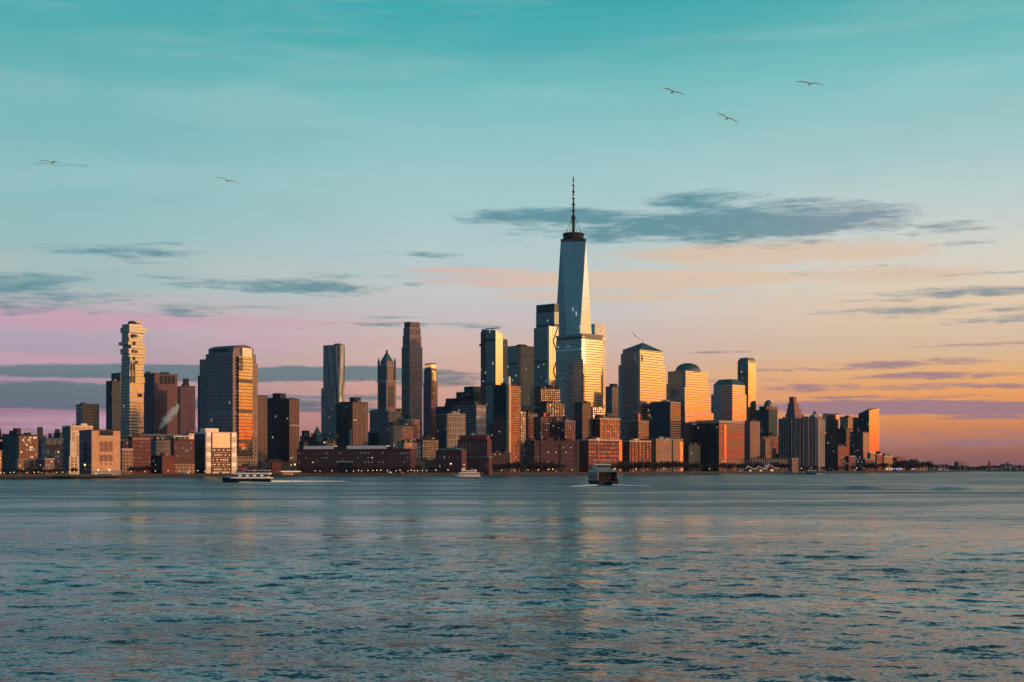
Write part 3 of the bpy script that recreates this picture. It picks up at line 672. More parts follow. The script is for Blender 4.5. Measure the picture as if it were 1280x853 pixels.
def stacked_tower():
    D = 1900
    s = Site('stacked_slab_tower', 'slender tower of jumbled stacked floors with jutting boxes glowing gold', 151, 162, 180, D, 48, 'skyscraper')
    rng = random.Random(11); z0 = -1.5; zs = s.z(452); w_, l_ = s.wr, s.wl
    zc = -1.5; zcore = s.z(446)
    s.block('core', -1.5, s.z(408), ['jenga', 'roof'], (1.6, 1.6, 1.6, 1.6))
    z = 1.0; k = 0; zt = s.z(404.5)
    while z < zt-2:
        f_ = z/zt
        hgt = 13.2 if f_ < .55 else (8.6 if f_ < .75 else rng.choice((4.6, 6.2, 7.4)))
        z2 = min(z+hgt, zt); j = .5 if f_ < .55 else (1.3 if f_ < .75 else 3.6)
        xa = rng.uniform(-j*.7, j*.5); xb = w_+rng.uniform(-j*.8, j); ya = rng.uniform(-j*.5, j*.4); yb = l_+rng.uniform(-j, j)
        if f_ < .5 and f_ > .25: xb = w_-.5
        if f_ < .25: xb = w_-3.5*(1-f_*4)
        MB().prism([(xa, ya), (xb, ya), (xb, yb), (xa, yb)], z+.25, z2-.25, bottom=True).build('floor_box', ['jenga', 'concrete'], s.root)
        z = z2; k += 1
    for (y, yy, ex) in ((451, 446, 5.5), (430, 425, 4.5), (410, 407, 2.5)):
        MB().prism([(w_*.2, l_-2), (w_*.7, l_-2), (w_*.7, l_+ex), (w_*.2, l_+ex)], s.z(y), s.z(yy), bottom=True).build('jutting_box', ['jenga', 'concrete'], s.root)
    for (y, yy, ex) in ((421, 417.5, 4.0), (402.5, 400, .5)):
        MB().prism([(w_*.4, l_*.2), (w_+ex, l_*.2), (w_+ex, l_*.7), (w_*.4, l_*.7)], s.z(y), s.z(yy), bottom=True).build('jutting_box', ['jenga', 'concrete'], s.root)
    for (u_, y, yy) in ((4.5, 422, 417.5), (8, 421.5, 418), (5.5, 431, 427), (3.5, 441, 437), (8.5, 441, 437.5), (5, 450, 446), (9, 454, 451)):
        MB().box(u_, u_+2.6, -2.4, 0, s.z(y), s.z(yy)).build('balcony_void', 'glass_dark', s.root) 
    for x_ in (2.0, 6.2):
        MB().box(x_, x_+1.6, -1.25, -.6, s.z(478), s.z(452)).build('balcony_slot', 'glass_dark', s.root)
    for x_ in (12.5, 15, 17.5):
        if x_ < w_-3: MB().box(x_, x_+1.3, -1.2, -.6, s.z(496), s.z(492)).build('vent_slot', 'steel_dark', s.root)
    MB().box(w_*.25, w_*.6, l_*.2, l_*.6, s.z(406), s.z(401)).build('penthouse', 'steel_dark', s.root)
    MB().bar((w_*.3, l_*.4, s.z(402)), (w_*.75, l_*.4, s.z(400.4)), .6).build('roof_crane', 'steel_dark', s.root)
stacked_tower()

def gabled_tower():
    s = Site('gabled_office_tower', 'broad grey mauve tower with a gold glazed corner bay and gabled roof', 257, 291, 320, 1640, 57, 'skyscraper')
    z1 = s.z(441); w_, l_ = s.wr, s.wl
    zb = s.z(572)
    s.block('podium', -1.5, zb, ['citi_low', 'roof'], (-.6, -.6, -.6, -.6))
    s.block('shaft', zb, z1, ['citi', 'roof'])
    y1 = s.ly(248); y2 = s.ly(244)
    MB().prism([(2, l_+.01), (w_-2, l_+.01), (w_-2, y1), (2, y1)], -1.5, s.z(447)).build('side_wing', ['citi', 'roof'], s.root)
    MB().prism([(6, y1+.01), (w_-6, y1+.01), (w_-6, y2+2), (6, y2+2)], -1.5, s.z(467)).build('outer_wing', ['dark', 'roof'], s.root)
    xa, xb = s.rx(296), s.rx(313)
    bay = MB().prism([(xa, -3.2), (xb, -3.2), (xb, -.01), (xa, -.01)], zb+2, s.z(445.5)).build('glazed_bay', ['copper_soft', 'roof'], s.root)
    MB().box(xa+(xb-xa)*.3, xb, -2.4, -.02, s.z(445), s.z(434)).build('lit_gable_window', ['pale_glass', 'roof'], s.root)
    MB().prism([(xb+.5, -1.5), (w_-4, -1.5), (w_-4, -.01), (xb+.5, -.01)], zb+.5, s.z(446)).build('corner_pier', ['citi_low', 'roof'], s.root)
    MB().prism([(w_+.01, 2), (w_+5, 2), (w_+5, l_*.6), (w_+.01, l_*.6)], -1.5, s.z(452)).build('rear_wing', ['citi', 'roof'], s.root)
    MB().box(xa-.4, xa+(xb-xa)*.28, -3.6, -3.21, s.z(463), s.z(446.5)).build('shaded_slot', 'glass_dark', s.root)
    # barrel-gabled roof running back along local y
    z2 = s.z(435); zr = s.z(430)
    s.block('upper_tier', z1, z2, ['citi', 'copper'], (1.5, 4, .5, 3))
    g = MB(); xs = [1.0, w_*.2, w_*.4, w_*.5, w_*.6, w_*.8, w_-3.5]; zs = [z2, z2+(zr-z2)*.6, z2+(zr-z2)*.95, zr, z2+(zr-z2)*.95, z2+(zr-z2)*.6, z2]; y0, y3 = .2, l_-2.5
    for i in range(6): g.face([(xs[i], y0, zs[i]+.1), (xs[i+1], y0, zs[i+1]+.1), (xs[i+1], y3, zs[i+1]+.1), (xs[i], y3, zs[i]+.1)])
    g.face([(x, y0, z+.1) for x, z in reversed(list(zip(xs, zs)))], None, 1); g.face([(x, y3, z+.1) for x, z in zip(xs, zs)], None, 1)
    g.build('roof', ['copper', 'mauve'], s.root)
    for k in range(8):
        y = l_*(.25+.5*k/8); MB().box(1.2, 1.6, y, y+1.8, z1+2, z1+5.5).build('attic_opening', 'steel_dark', s.root)
gabled_tower()

def rippled_tower():
    s = Site('rippled_steel_tower', 'slim rippled steel tower with a wavy lit edge', 404, 424, 431, 2350, 63, 'skyscraper')
    w_, l_ = s.wr, s.wl
    def plan(x0, x1, y0, y1, ph):
        n = 40; P = []
        for i in range(n): t_ = i/n; P.append((x0+(x1-x0)*t_, y0+1.2*math.sin(t_*9+ph)))
        for i in range(n): t_ = i/n; P.append((x1, y0+(y1-y0)*t_))
        P.append((x1, y1))
        for i in range(n): t_ = i/n; P.append((x0-1.1*math.sin((1-t_)*16+ph)*min(1, 4*t_*(1)+.0001), y1+(y0-y1)*t_))
        return P
    z0, zt = -1.5, s.z(431); n = 30; b = MB(); P = plan(0, w_, 0, l_, 0)
    for k in range(n):
        za, zb = z0+(zt-z0)*k/n, z0+(zt-z0)*(k+1)/n
        A, C = plan(0, w_, 0, l_, math.sin(za*.021)*2.2), plan(0, w_, 0, l_, math.sin(zb*.021)*2.2); u = 0
        for i in range(len(A)):
            j = (i+1) % len(A); u = b.wall(A[i], A[j], za, zb, u, 0, C[i], C[j])
    b.face([(*p, zt) for p in C], None, 1)
    b.build('shaft', ['spruce', 'roof'], s.root)
    MB().prism([(-1.6, 6), (3, 6), (3, l_+3), (-1.6, l_+3)], -1.5, s.z(485)).build('lower_setback', ['spruce', 'roof'], s.root)
    MB().prism([(-3, l_*.4), (3, l_*.4), (3, l_+6), (-3, l_+6)], -1.5, s.z(541)).build('podium', ['stone_grey', 'roof'], s.root)
    s.pent(418, 429, 430, zt, 'steel')
rippled_tower()

def gothic_tower():
    s = Site('gothic_tower', 'old pale stone tower with pinnacles and a steep green copper spire', 472, 483, 495, 2200, 42, 'skyscraper')
    w_, l_ = s.wr, s.wl; q = min(w_, l_)
    b = Site('x', 'x', 462, 485, 501, 2170, 42); o = MB().prism(b.poly(), -1.5, b.z(514)).build('base_block', ['stone_grey', 'copper'], s.root)
    o.matrix_local = s.root.matrix_basis.inverted() @ b.root.matrix_basis
    o2 = MB().prism([(-.6, -.6), (b.wr+.6, -.6), (b.wr+.6, b.wl+.6), (-.6, b.wl+.6)], b.z(514), b.z(510), top=[(3, 3), (b.wr-3, 3), (b.wr-3, b.wl-3), (3, b.wl-3)], roof_mi=0).build('base_roof', ['copper'], s.root)
    o2.matrix_local = o.matrix_local.copy(); bpy.data.objects.remove(b.root)
    z1, z2, z3 = s.z(477.5), s.z(457.5), s.z(451)
    s.block('shaft', -1.5, z1, ['wool', 'roof'])
    s.slab('cornice', z1, z1+2.2, 'concrete', .9)
    i = q*.07; s.block('middle_tier', z1+2.2, z2, ['wool', 'roof'], (i, i, i, i))
    s.slab('upper_cornice', z2, z2+1.8, 'concrete', .6, (i, i, i, i))
    j = q*.17; s.block('upper_tier', z2+1.8, z3, ['wool', 'copper'], (j, j, j, j))
    for (x, y) in ((i, i), (w_-i, i), (w_-i, l_-i), (i, l_-i)):
        MB().lathe([(2.0, z1+2), (2.0, z2+4), (1.7, z2+8), (0, z2+15)], x, y, 8).build('pinnacle', 'wool', s.root)
    p = s.poly(j, j, j, j); c = (w_/2, l_/2); zt = s.z(435); zm = z3+(zt-z3)*.68
    k = .16; t_ = [(c[0]+(v[0]-c[0])*k, c[1]+(v[1]-c[1])*k) for v in p]
    MB().prism(p, z3, zm, top=t_, roof_mi=0).build('spire', ['copper'], s.root)
    MB().lathe([(1.7, zm-1), (1.7, zm+2.5), (1.0, zm+3.5), (.3, zt-2), (0, zt)], c[0], c[1], 8).build('lantern', 'copper', s.root)
    for n_ in range(3):
        for f_ in ('r', 'l'):
            u_ = (w_ if f_ == 'r' else l_)*(.28+.22*n_)
            bb = MB().box(u_-1.2, u_+1.2, -.35, .1, s.z(508), z1-6) if f_ == 'r' else MB().box(-.35, .1, u_-1.2, u_+1.2, s.z(508), z1-6)
            bb.build('window_bay', 'dark', s.root)
gothic_tower()

def rose_tower():
    s = Site('rose_limestone_tower', 'tall rose grey residential tower with a stepped loggia crown', 502, 512, 528, 2120, 40, 'skyscraper')
    q = min(s.wr, s.wl); i = q*.055
    z1, z2, z3, zt = s.z(434), s.z(420), s.z(410), s.z(402.5)
    for nm, za, zb, f_ in (('shaft', -1.5, z1, 0), ('middle_tier', z1, z2, 1), ('upper_tier', z2, z3, 1.7), ('crown', z3, zt, 2.5)):
        s.block(nm, za, zb, ['park', 'roof'], (i*f_,)*4); s.slab('cornice', zb-.1, zb+.7, 'concrete', .4, (i*f_,)*4)
    for n_ in range(4):
        x = i*2.5+(s.wr-5*i)*(n_+.5)/4; MB().box(x-1.1, x+1.1, i*2.5-.3, i*2.5+.2, z3+2, zt-1.5).build('loggia_opening', 'dark', s.root)
        x = i*1.7+(s.wr-3.4*i)*(n_+.5)/4; MB().box(x-.9, x+.9, i*1.7-.3, i*1.7+.2, z2+3, z3-2).build('loggia_opening', 'dark', s.root)
    for n_ in range(3):
        y = i*2.5+(s.wl-5*i)*(n_+.5)/3; MB().box(i*2.5-.3, i*2.5+.2, y-.9, y+.9, z3+2, zt-1.5).build('loggia_opening', 'dark', s.root)
rose_tower()

def arched_crown_tower():
    s = Site('arched_crown_tower', 'dark stone tower with amber lit arches round its crown', 529, 539, 547, 2300, 45, 'skyscraper')
    q = min(s.wr, s.wl); i = q*.07; z1, z2, z3 = s.z(478), s.z(461), s.z(455)
    s.block('shaft', -1.5, z1, ['mauve', 'roof']); s.block('middle_tier', z1, z2, ['mauve', 'roof'], (0, 2.2*i, 0, 2*i))
    s.block('crown', z2, z3, ['stone_grey', 'roof'], (i, 3*i, i, 3*i)); s.slab('cornice', z3, z3+1.2, 'steel_dark', .6, (i, 3*i, i, 3*i))
    for n_ in range(3):
        x = i+(s.wr-4*i)*(n_+.5)/3; MB().box(x-1.4, x+1.4, i-.3, i+.1, z2+1, z3-.8).build('lit_arch', 'crown_light', s.root)
    for n_ in range(3):
        y = i+(s.wl-4*i)*(n_+.5)/3; MB().box(i-.3, i+.1, y-1.1, y+1.1, z2+2.5, z3-.8).build('lit_arch', 'crown_light', s.root)
    x0, x1 = s.wr*.1, s.wr*.7
    MB().box(x0, x1, -.6, -.02, s.z(500), s.z(463)).build('glazed_bay', ['copperglass', 'roof'], s.root)
arched_crown_tower()

def sliced_tower():
    s = Site('slant_topped_tower', 'dark glass tower with a slanted top and one bright orange strip', 602, 619, 634, 2050, 47, 'skyscraper')
    w_, l_ = s.wr, s.wl; za, zb, zc = s.z(410), s.z(413), s.z(421)
    xm = s.rx(628)
    b = MB(); P = [(0, 0), (w_, 0), (w_, l_), (0, l_)]; Zs = [zb, zc, zc+1, za]
    u = 0
    for k in range(4):
        a, c = P[k], P[(k+1) % 4]; L = math.dist(a, c)
        b.face([(*a, -1.5), (*c, -1.5), (*c, Zs[(k+1) % 4]), (*a, Zs[k])], [(u, 0), (u+L, 0), (u+L, Zs[(k+1) % 4]), (u, Zs[k])], 0); u += L
    b.face([(*p, z) for p, z in zip(P, Zs)], None, 1)
    b.build('shaft', ['glass', 'roof'], s.root)
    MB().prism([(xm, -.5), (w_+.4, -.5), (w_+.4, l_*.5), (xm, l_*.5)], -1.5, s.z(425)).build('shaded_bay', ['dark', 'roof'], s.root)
    g = MB(); g.face([(-.02, -.9, s.z(481)), (xm-.1, -.9, s.z(481)), (xm-.1, -.9, zb-(zb-zc)*xm/w_+.4), (-.02, -.9, zb+.4)], [(0, 0), (xm, 0), (xm, 150), (0, 150)])
    g.face([(-.02, 0, s.z(481)), (-.02, -.9, s.z(481)), (-.02, -.9, zb+.4), (-.02, 0, zb+.4)])
    g.face([(xm-.1, -.9, s.z(481)), (xm-.1, 0, s.z(481)), (xm-.1, 0, zb-(zb-zc)*xm/w_+.4), (xm-.1, -.9, zb-(zb-zc)*xm/w_+.4)])
    g.build('glazed_strip', ['copperglass'], s.root)
    y0 = s.ly(606)
    MB().box(-1.4, -.02, y0, l_+.6, 10, za-4).build('balcony_stack', ['brown_balc', 'roof'], s.root)
    MB().box(-3.6, -1.4, l_-4, l_+1.5, s.z(431.5), s.z(429)).build('jutting_balcony', 'steel_dark', s.root)
    MB().box(w_*.1, w_*.5, l_*.3, l_*.6, zb-4, s.z(411.5)).build('penthouse', 'concrete', s.root)
    MB().bar((w_*.0, l_*.75, s.z(410)), (w_*.6, l_*.2, s.z(408.8)), .7).build('roof_crane', 'steel_dark', s.root)
    MB().bar((w_*.3, l_*.45, s.z(412)), (w_*.3, l_*.45, s.z(408.8)), .7).build('crane_mast', 'steel_dark', s.root)
sliced_tower()

def artdeco_tower():
    s = Site('stepped_stone_tower', 'dark stepped stone tower with small setbacks above the pale ribbed slab', 980, 994, 1008, 2760, 45, 'skyscraper')
    w_, l_ = s.wr, s.wl
    for nm, x0, x1, y0, y1, yt in (('shaft', 0, 1, 0, 1, 524), ('lower_tier', .02, .86, .05, .88, 517), ('middle_tier', .04, .66, .1, .8, 511), ('upper_tier', .06, .5, .15, .72, 504), ('crown', .08, .34, .22, .62, 496)):
        zb = -1.5 if nm == 'shaft' else s.z(530)
        MB().prism([(x0*w_, y0*l_), (x1*w_, y0*l_), (x1*w_, y1*l_), (x0*w_, y1*l_)], zb, s.z(yt)).build(nm, ['mauve', 'roof'], s.root)
artdeco_tower()

def ribbed_slab():
    s = Site('ribbed_slab_tower', 'wide grey slab with pale vertical ribs and a lit cream end', 973, 1022.5, 1031, 2400, 70, 'apartment tower')
    zt = s.z(523); w_, l_ = s.wr, s.wl
    n = 11; P = [(0, 0), (w_, 0), (w_, l_)]
    for i in range(n+1):
        t_ = i/n; P.append((-5*math.sin(math.pi*t_)*1.0, l_*(1-t_)))
    P = P[:3]+P[3:-1]
    s.poly_block('shaft', P, -1.5, zt, ['ribs', 'roof'])
    for k in range(10):
        y = l_*(k+.5)/10; xo = -5*math.sin(math.pi*(1-(k+.5)/10))
        MB().box(xo-.9, xo+.4, y-.7, y+.7, 0, zt+.8).build('rib', 'stone_grey' if k % 3 else 'concrete', s.root)
    for k in range(3):
        x = w_*(k+.5)/3; MB().box(x-1.6, x+1.6, -.9, -.02, 6, zt-2).build('end_pier', 'cream_plain', s.root)
    s.pent(1002, 1012, 521, zt, 'stone_grey')
    s.pent(978, 984, 521.5, zt, 'stone_grey')
ribbed_slab()

def orange_slab():
    s = Site('glowing_orange_slab', 'slender slab whose mirror glass face glows deep orange at the city tip', 1073, 1086.5, 1099, 2850, 44, 'skyscraper')
    za, zb = s.z(512), s.z(510); w_, l_ = s.wr, s.wl
    P = [(0, 0), (w_, 0), (w_, l_), (0, l_)]; b = MB(); Z = [s.z(513), zb, zb, s.z(517)]; u = 0
    for k in range(4):
        a, c = P[k], P[(k+1) % 4]; L = math.dist(a, c); b.face([(*a, -1.5), (*c, -1.5), (*c, Z[(k+1) % 4]), (*a, Z[k])], [(u, 0), (u+L, 0), (u+L, Z[(k+1) % 4]), (u, Z[k])], 1 if k == 0 else 0); u += L
    b.face([(*p, z) for p, z in zip(P, Z)], None, 2)
    b.build('shaft', ['glass_dark', 'copperglass', 'roof'], s.root)
    y0 = s.ly(1071); MB().prism([(2, l_+.01), (w_-2, l_+.01), (w_-2, l_+14), (2, l_+14)], -1.5, s.z(522)).build('side_wing', ['dark', 'roof'], s.root)
    MB().bar((w_*.8, l_*.2, zb-1), (w_*.8, l_*.2, zb+4), .3).build('antenna', 'steel_dark', s.root)
orange_slab()

def domed_crown():
    s = Site('small_dome_tower', 'narrow dark tower with a rounded cap and a bright lamp behind a plain slab', 949, 958, 972, 2800, 40, 'skyscraper')
    zt = s.z(508); s.block('shaft', -1.5, zt, ['glass_dark', 'roof']); cx, cy = s.wr/2, s.wl/2; r_ = min(cx, cy)*.95
    MB().lathe([(r_, zt), (r_, zt+2)]+[(r_*math.cos(k*math.pi/12), zt+2+11*math.sin(k*math.pi/12)) for k in range(6)]+[(0, zt+13)], cx, cy, 20).build('dome', 'steel', s.root)
    MB().lathe([(0, zt+8), (1.6, zt+9), (1.6, zt+11), (0, zt+12)], cx+r_*.55, cy-r_*.45, 8).build('roof_lamp', 'pane_warm', s.root)
domed_crown()
def capped_tower():
    s = Site('capped_stone_tower', 'squat stone tower with a small cupola behind the ribbed slab', 1009, 1019, 1028, 2700, 42)
    zt = s.z(521); s.block('shaft', -1.5, zt, ['stone_grey', 'roof']); cx, cy = s.wr/2, s.wl/2
    MB().prism(s.poly(2, 2, 2, 2), zt, s.z(517), top=s.poly(7, 7, 7, 7), roof_mi=0).build('roof', ['concrete'], s.root)
    MB().lathe([(3.2, s.z(518)), (3.2, s.z(515.5)), (1.5, s.z(514.5)), (0, s.z(513))], cx, cy, 10).build('cupola', 'steel_dark', s.root)
capped_tower()
# ------------------------------------------------------------------ the plainer towers and blocks, left to right
def simple(*a, **k): return B(*a, **k)
B('glass_tower', 'square teal glass tower rising alone behind the orange vent building', 95, 103, 124, 505, 1850, 30, 'glass_dark', pents=[(100, 108, 503.5)], cap='steel_dark')
s = B('long_lines_slab', 'dark blank slab beside the stacked floor tower', 139, 150, 158, 466, 2150, 45, 'glass_dark', cap='steel_dark'); 
B('dark_office_slab', 'lower dark slab at the outer side of the stacked floor tower', 132.5, 140, 150, 476, 2080, 45, 'dark', cap='steel_dark')
s = B('ribbed_blank_tower', 'tall mauve tower with blank ribs and dark louvres near the top', 178, 193, 222, 467, 2200, 40, 'mauve_rib', cap='brick_shade', sides=None)
for k in range(4):
    x = s.wr*(.30+.17*k); MB().box(x-2.6, x+2.6, -.4, .2, s.z(479.5), s.z(469.5)).build('louvre_panel', 'steel_dark', s.root)
B('louvred_side_block', 'dark slab tucked between the stacked tower and the mauve ribbed tower', 176, 184, 194, 466.5, 2330, 45, 'dark', cap='steel_dark')
s = B('mauve_slab', 'shorter mauve tower with a small box on its roof', 222, 225.5, 244, 482.5, 2150, 20, 'mauve', cap='brick_shade', pents=[(226.5, 237, 480), (228, 236.5, 473.5)])
s = B('balcony_apartment_tower', 'brown balcony tower close to the gabled office tower', 317, 322, 334, 494, 1760, 52, 'brown_balc', cap='brick_shade')
s = B('ribbed_apartment_tower', 'narrow brown ribbed apartment tower with a flat top', 331, 334, 343, 497.5, 1800, 28, 'brown_dark', cap='brick_shade')
s = B('twin_apartment_tower', 'dark apartment tower with a brown balcony end and a roof box', 335, 362, 374, 498, 1780, 62, ['brown_balc', 'roof'], pents=[(341, 357, 492)], cap='brick_shade')
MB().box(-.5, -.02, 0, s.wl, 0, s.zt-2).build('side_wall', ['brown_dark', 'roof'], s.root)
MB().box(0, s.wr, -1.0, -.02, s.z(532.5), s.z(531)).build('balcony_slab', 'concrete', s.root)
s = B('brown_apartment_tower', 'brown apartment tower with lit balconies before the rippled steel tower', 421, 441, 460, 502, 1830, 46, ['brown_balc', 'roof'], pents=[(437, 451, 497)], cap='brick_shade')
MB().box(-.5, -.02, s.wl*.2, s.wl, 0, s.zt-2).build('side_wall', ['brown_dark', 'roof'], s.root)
MB().box(-.9, -.02, 2, s.wl*.2, 0, s.zt-36).build('corner_pier', ['concrete', 'roof'], s.root)
s = B('clock_building', 'dark old block with one orange lit gable between two apartment towers', 375, 380, 389, 545, 1990, 35, 'stone_grey', cap='steel_dark', pents=[(377, 387, 538.5)])
MB().lathe([(0, s.z(551)), (5, s.z(550.5)), (7, s.z(546)), (7, s.z(542)), (0, s.z(541))], s.wr*.55, -3.5, 10).build('lit_turret', 'copperglass', s.root)
s = B('pyramid_roof_house', 'small dark stone tower with a pointed pyramid roof', 389, 396, 404, 545, 2000, 45, 'stone_grey', cap='steel_dark')
p = s.poly(1, 1, 1, 1); c = (s.wr/2, s.wl/2); MB().prism(p, s.zt, s.z(533), top=[(c[0]+(v[0]-c[0])*.05, c[1]+(v[1]-c[1])*.05) for v in p], roof_mi=0).build('roof', ['copper'], s.root)
B('courthouse_block', 'broad dark stone block behind the long brick school', 396, 408, 428, 553, 1900, 40, 'stone_grey', cap='steel_dark', pents=[(404, 420, 549)])
B('dark_infill_block', 'low dark block below the clock building', 372, 380, 398, 552, 1860, 40, 'dark', cap='steel_dark')
B('window_grid_block', 'dark teal block with rows of small windows under the gothic tower', 474, 486, 518, 531, 1960, 30, 'teal_apt', cap='steel_dark', pents=[(486, 500, 528)])
B('stone_annex', 'grey stone annex between the gothic tower and the rose tower', 497, 506, 524, 524, 2060, 35, 'stone_grey', cap='concrete', pents=[(506, 516, 520)])
B('pale_office_block', 'low pale green office block with a bright window row', 497, 505, 526, 552, 1760, 30, 'frame_apt', cap='steel_dark')
B('teal_glass_block', 'low teal glass block right of the pale office block', 521, 528, 548, 549, 1790, 30, 'teal_apt', cap='steel_dark', pents=[(528, 540, 545)])
B('shadowed_corner_block', 'dark corner block beside the gothic tower base', 455, 462, 478, 541, 2000, 40, 'dark', cap='steel_dark')
B('rear_gap_block', 'dark old block showing between the gothic tower and the rose tower', 494, 499, 506, 511, 2350, 40, 'stone_grey', cap='steel_dark')
s = B('white_grid_office', 'mauve office block with a fine white window grid', 548, 559.5, 582, 517, 1880, 30, ['whitegrid', 'roof'], cap='concrete')
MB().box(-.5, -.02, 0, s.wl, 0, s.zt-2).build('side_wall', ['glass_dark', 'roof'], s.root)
MB().box(-1.0, -.5, 1, 2.6, 0, s.zt).build('corner_pier', 'concrete', s.root)
s = B('wavy_column_office', 'grey office tower with wavy white columns on its end wall', 566, 595, 607, 505, 1990, 60, ['greygrid', 'roof'], cap='steel_dark')
MB().box(.3, s.wr, -.6, -.02, 0, s.zt-2).build('column_screen', ['wave', 'roof'], s.root)
s = Site('terraced_dark_office', 'dark terraced office climbing in steps toward the slant topped tower', 557, 592, 612, 2200, 50)
for nm, fa, fb, yt in (('shaft', 0, 1, 497), ('lower_tier', 0, .62, 489.5), ('upper_tier', 0, .34, 483)):
    MB().prism([(0, fa*s.wl), (s.wr, fa*s.wl), (s.wr, fb*s.wl), (0, fb*s.wl)], -1.5 if nm == 'shaft' else s.z(500), s.z(yt)).build(nm, ['glass_dark', 'roof'], s.root)
MB().box(-.5, -.02, s.wl*.1, s.wl*.3, s.z(494), s.z(492.5)).build('lit_band', 'concrete', s.root)
B('rooftop_block', 'dark block with a small roof box left of the terraced office', 545, 556, 575, 508, 2260, 40, 'dark', cap='steel_dark', pents=[(556, 566, 504)])
# the lit brick tower and its neighbours
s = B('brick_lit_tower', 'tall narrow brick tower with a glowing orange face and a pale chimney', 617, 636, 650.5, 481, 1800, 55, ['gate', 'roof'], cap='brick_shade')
MB().box(-.6, -.02, s.wl*.12, s.wl, s.z(524), s.zt-1).build('glass_side_wall', ['glass_dark', 'roof'], s.root)
MB().box(-.6, 3.6, -.8, 3, 0, s.zt+.5).build('corner_pier', 'tan_plain', s.root)
MB().box(0.2, 4.6, .2, 5, s.zt-1, s.z(471)).build('chimney', 'cream_plain', s.root)
y1 = s.ly(609); MB().prism([(4, s.wl+.01), (s.wr, s.wl+.01), (s.wr, y1), (4, y1)], -1.5, s.z(528)).build('side_wing', ['brick_dark', 'roof'], s.root)
MB().prism([(-2.5, s.wl*.3), (-.62, s.wl*.3), (-.62, s.wl*1.3), (-2.5, s.wl*1.3)], -1.5, s.z(566)).build('podium', ['brick_dark', 'roof'], s.root)
B('square_glass_tower', 'plain square blue glass tower behind the lit brick tower', 633, 648, 675, 432, 2520, 42, ['glass', 'roof', 'dark'], sides=[2, 0, 0, 0], cap='steel_dark', capover=.1)  # matte dark material puts shade on the sunward face
B('ornate_dark_tower', 'old dark tower with a ragged carved roofline before the braced glass tower', 668, 676, 700, 485, 2120, 28, 'brick_dark', cap='steel_dark', pents=[(672, 679, 482.5), (683, 691, 481.5), (694, 699, 482.5)])
s = B('dark_grid_block', 'dark brown block with a fine grid below the ornate tower', 669, 683, 706, 503, 2060, 32, 'brown_dark', cap='steel_dark')
B('dark_teal_slab', 'dark teal slab beside the lit brick tower', 645, 660, 672, 516, 1960, 48, 'teal_apt', cap='steel_dark', pents=[(658, 664, 512.5)])
B('dim_stripe_slab', 'narrow grey striped slab hugging the lit brick tower', 648, 651, 657, 513.5, 1900, 30, 'greygrid', cap='steel_dark')
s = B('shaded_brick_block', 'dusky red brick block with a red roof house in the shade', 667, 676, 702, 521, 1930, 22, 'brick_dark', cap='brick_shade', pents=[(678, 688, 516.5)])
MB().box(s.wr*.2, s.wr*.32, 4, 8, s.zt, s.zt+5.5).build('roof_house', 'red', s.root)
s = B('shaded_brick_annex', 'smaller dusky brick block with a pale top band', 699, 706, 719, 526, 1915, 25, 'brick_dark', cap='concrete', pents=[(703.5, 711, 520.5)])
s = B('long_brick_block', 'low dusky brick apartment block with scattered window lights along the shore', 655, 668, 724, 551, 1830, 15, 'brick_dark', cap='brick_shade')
for k in range(6): MB().box(-.2, s.wr+.2, -.35, -.02, 3+k*s.zt/6.3, 3.7+k*s.zt/6.3).build('string_course', 'brick_shade', s.root)
for (xa, xb, yt) in ((663, 670, 548), (684, 693, 546.5), (709, 716, 548)): MB().box(s.rx(xa), s.rx(xb), 3, 12, s.zt-.2, s.z(yt)).build('stair_tower', ['brick_dark', 'roof'], s.root)
for xa in (675, 700, 720): MB().box(s.rx(xa), s.rx(xa)+1.6, -.9, -.02, 2, s.zt-2).build('balcony_stack', 'concrete_dark', s.root)
MB().lathe([(0, s.zt), (2.4, s.zt), (2.4, s.zt+1), (2.2, s.zt+1), (2.2, s.zt+4), (0, s.zt+5.4)], s.rx(700), 7, 10).build('water_tank', 'bark', s.root)
s = B('teal_corner_tower', 'dark teal tower standing before the golden curved tower', 718, 728, 739, 503, 2000, 45, ['glass_dark', 'roof'], cap='steel_dark')
s = B('brown_grid_tower', 'brown gridded tower squeezed before the golden curved tower', 736, 741, 756, 508, 2110, 30, 'tan', cap='brick_shade')
# sunlit brick pair
s = B('sunlit_brick_tower', 'upper sunlit brick apartment block with a water tank on top', 738, 750, 775, 523, 2010, 38, ['gate', 'roof'], cap='cream_plain')
MB().lathe([(0, s.zt), (7.5, s.zt), (7.5, s.zt+2), (6, s.zt+2.4), (6, s.zt+5), (0, s.zt+6)], s.wr*.2, s.wl*.5, 14).build('water_tank', 'brick_shade', s.root)
s.windows('r', 8, 7, 1.5, s.wr*.98, 2, s.zt-3, 2.6, 2.0, ('window_dark', 'window_sun', 'window_cool'), weights=(3, 5, 2))
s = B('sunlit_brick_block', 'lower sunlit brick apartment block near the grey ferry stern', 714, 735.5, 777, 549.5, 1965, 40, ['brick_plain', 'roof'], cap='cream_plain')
s.windows('r', 14, 7, 1, s.wr*.98, 3, s.zt-3, 2.6, 2.4, ('window_dark', 'window_sun', 'window_cool'), weights=(4, 4, 3))
courses(s, s.zt, 4, 'tan')
for k in (0.26, .9): MB().box(s.wr*k, s.wr*k+5.5, -.7, -.2, 0, s.zt-1.5).build('brick_bay', ['gate', 'roof'], s.root)
MB().box(s.wr-6, s.wr+.3, -.75, -.22, 2, s.zt-2).build('glazed_corner', ['copperglass', 'roof'], s.root)
s = B('small_lit_block', 'small brown block with a red roof house between two sunlit brick blocks', 786, 798, 811, 526, 2130, 42, ['bands_brown', 'roof'], cap='concrete', pents=[(794, 803, 519)])
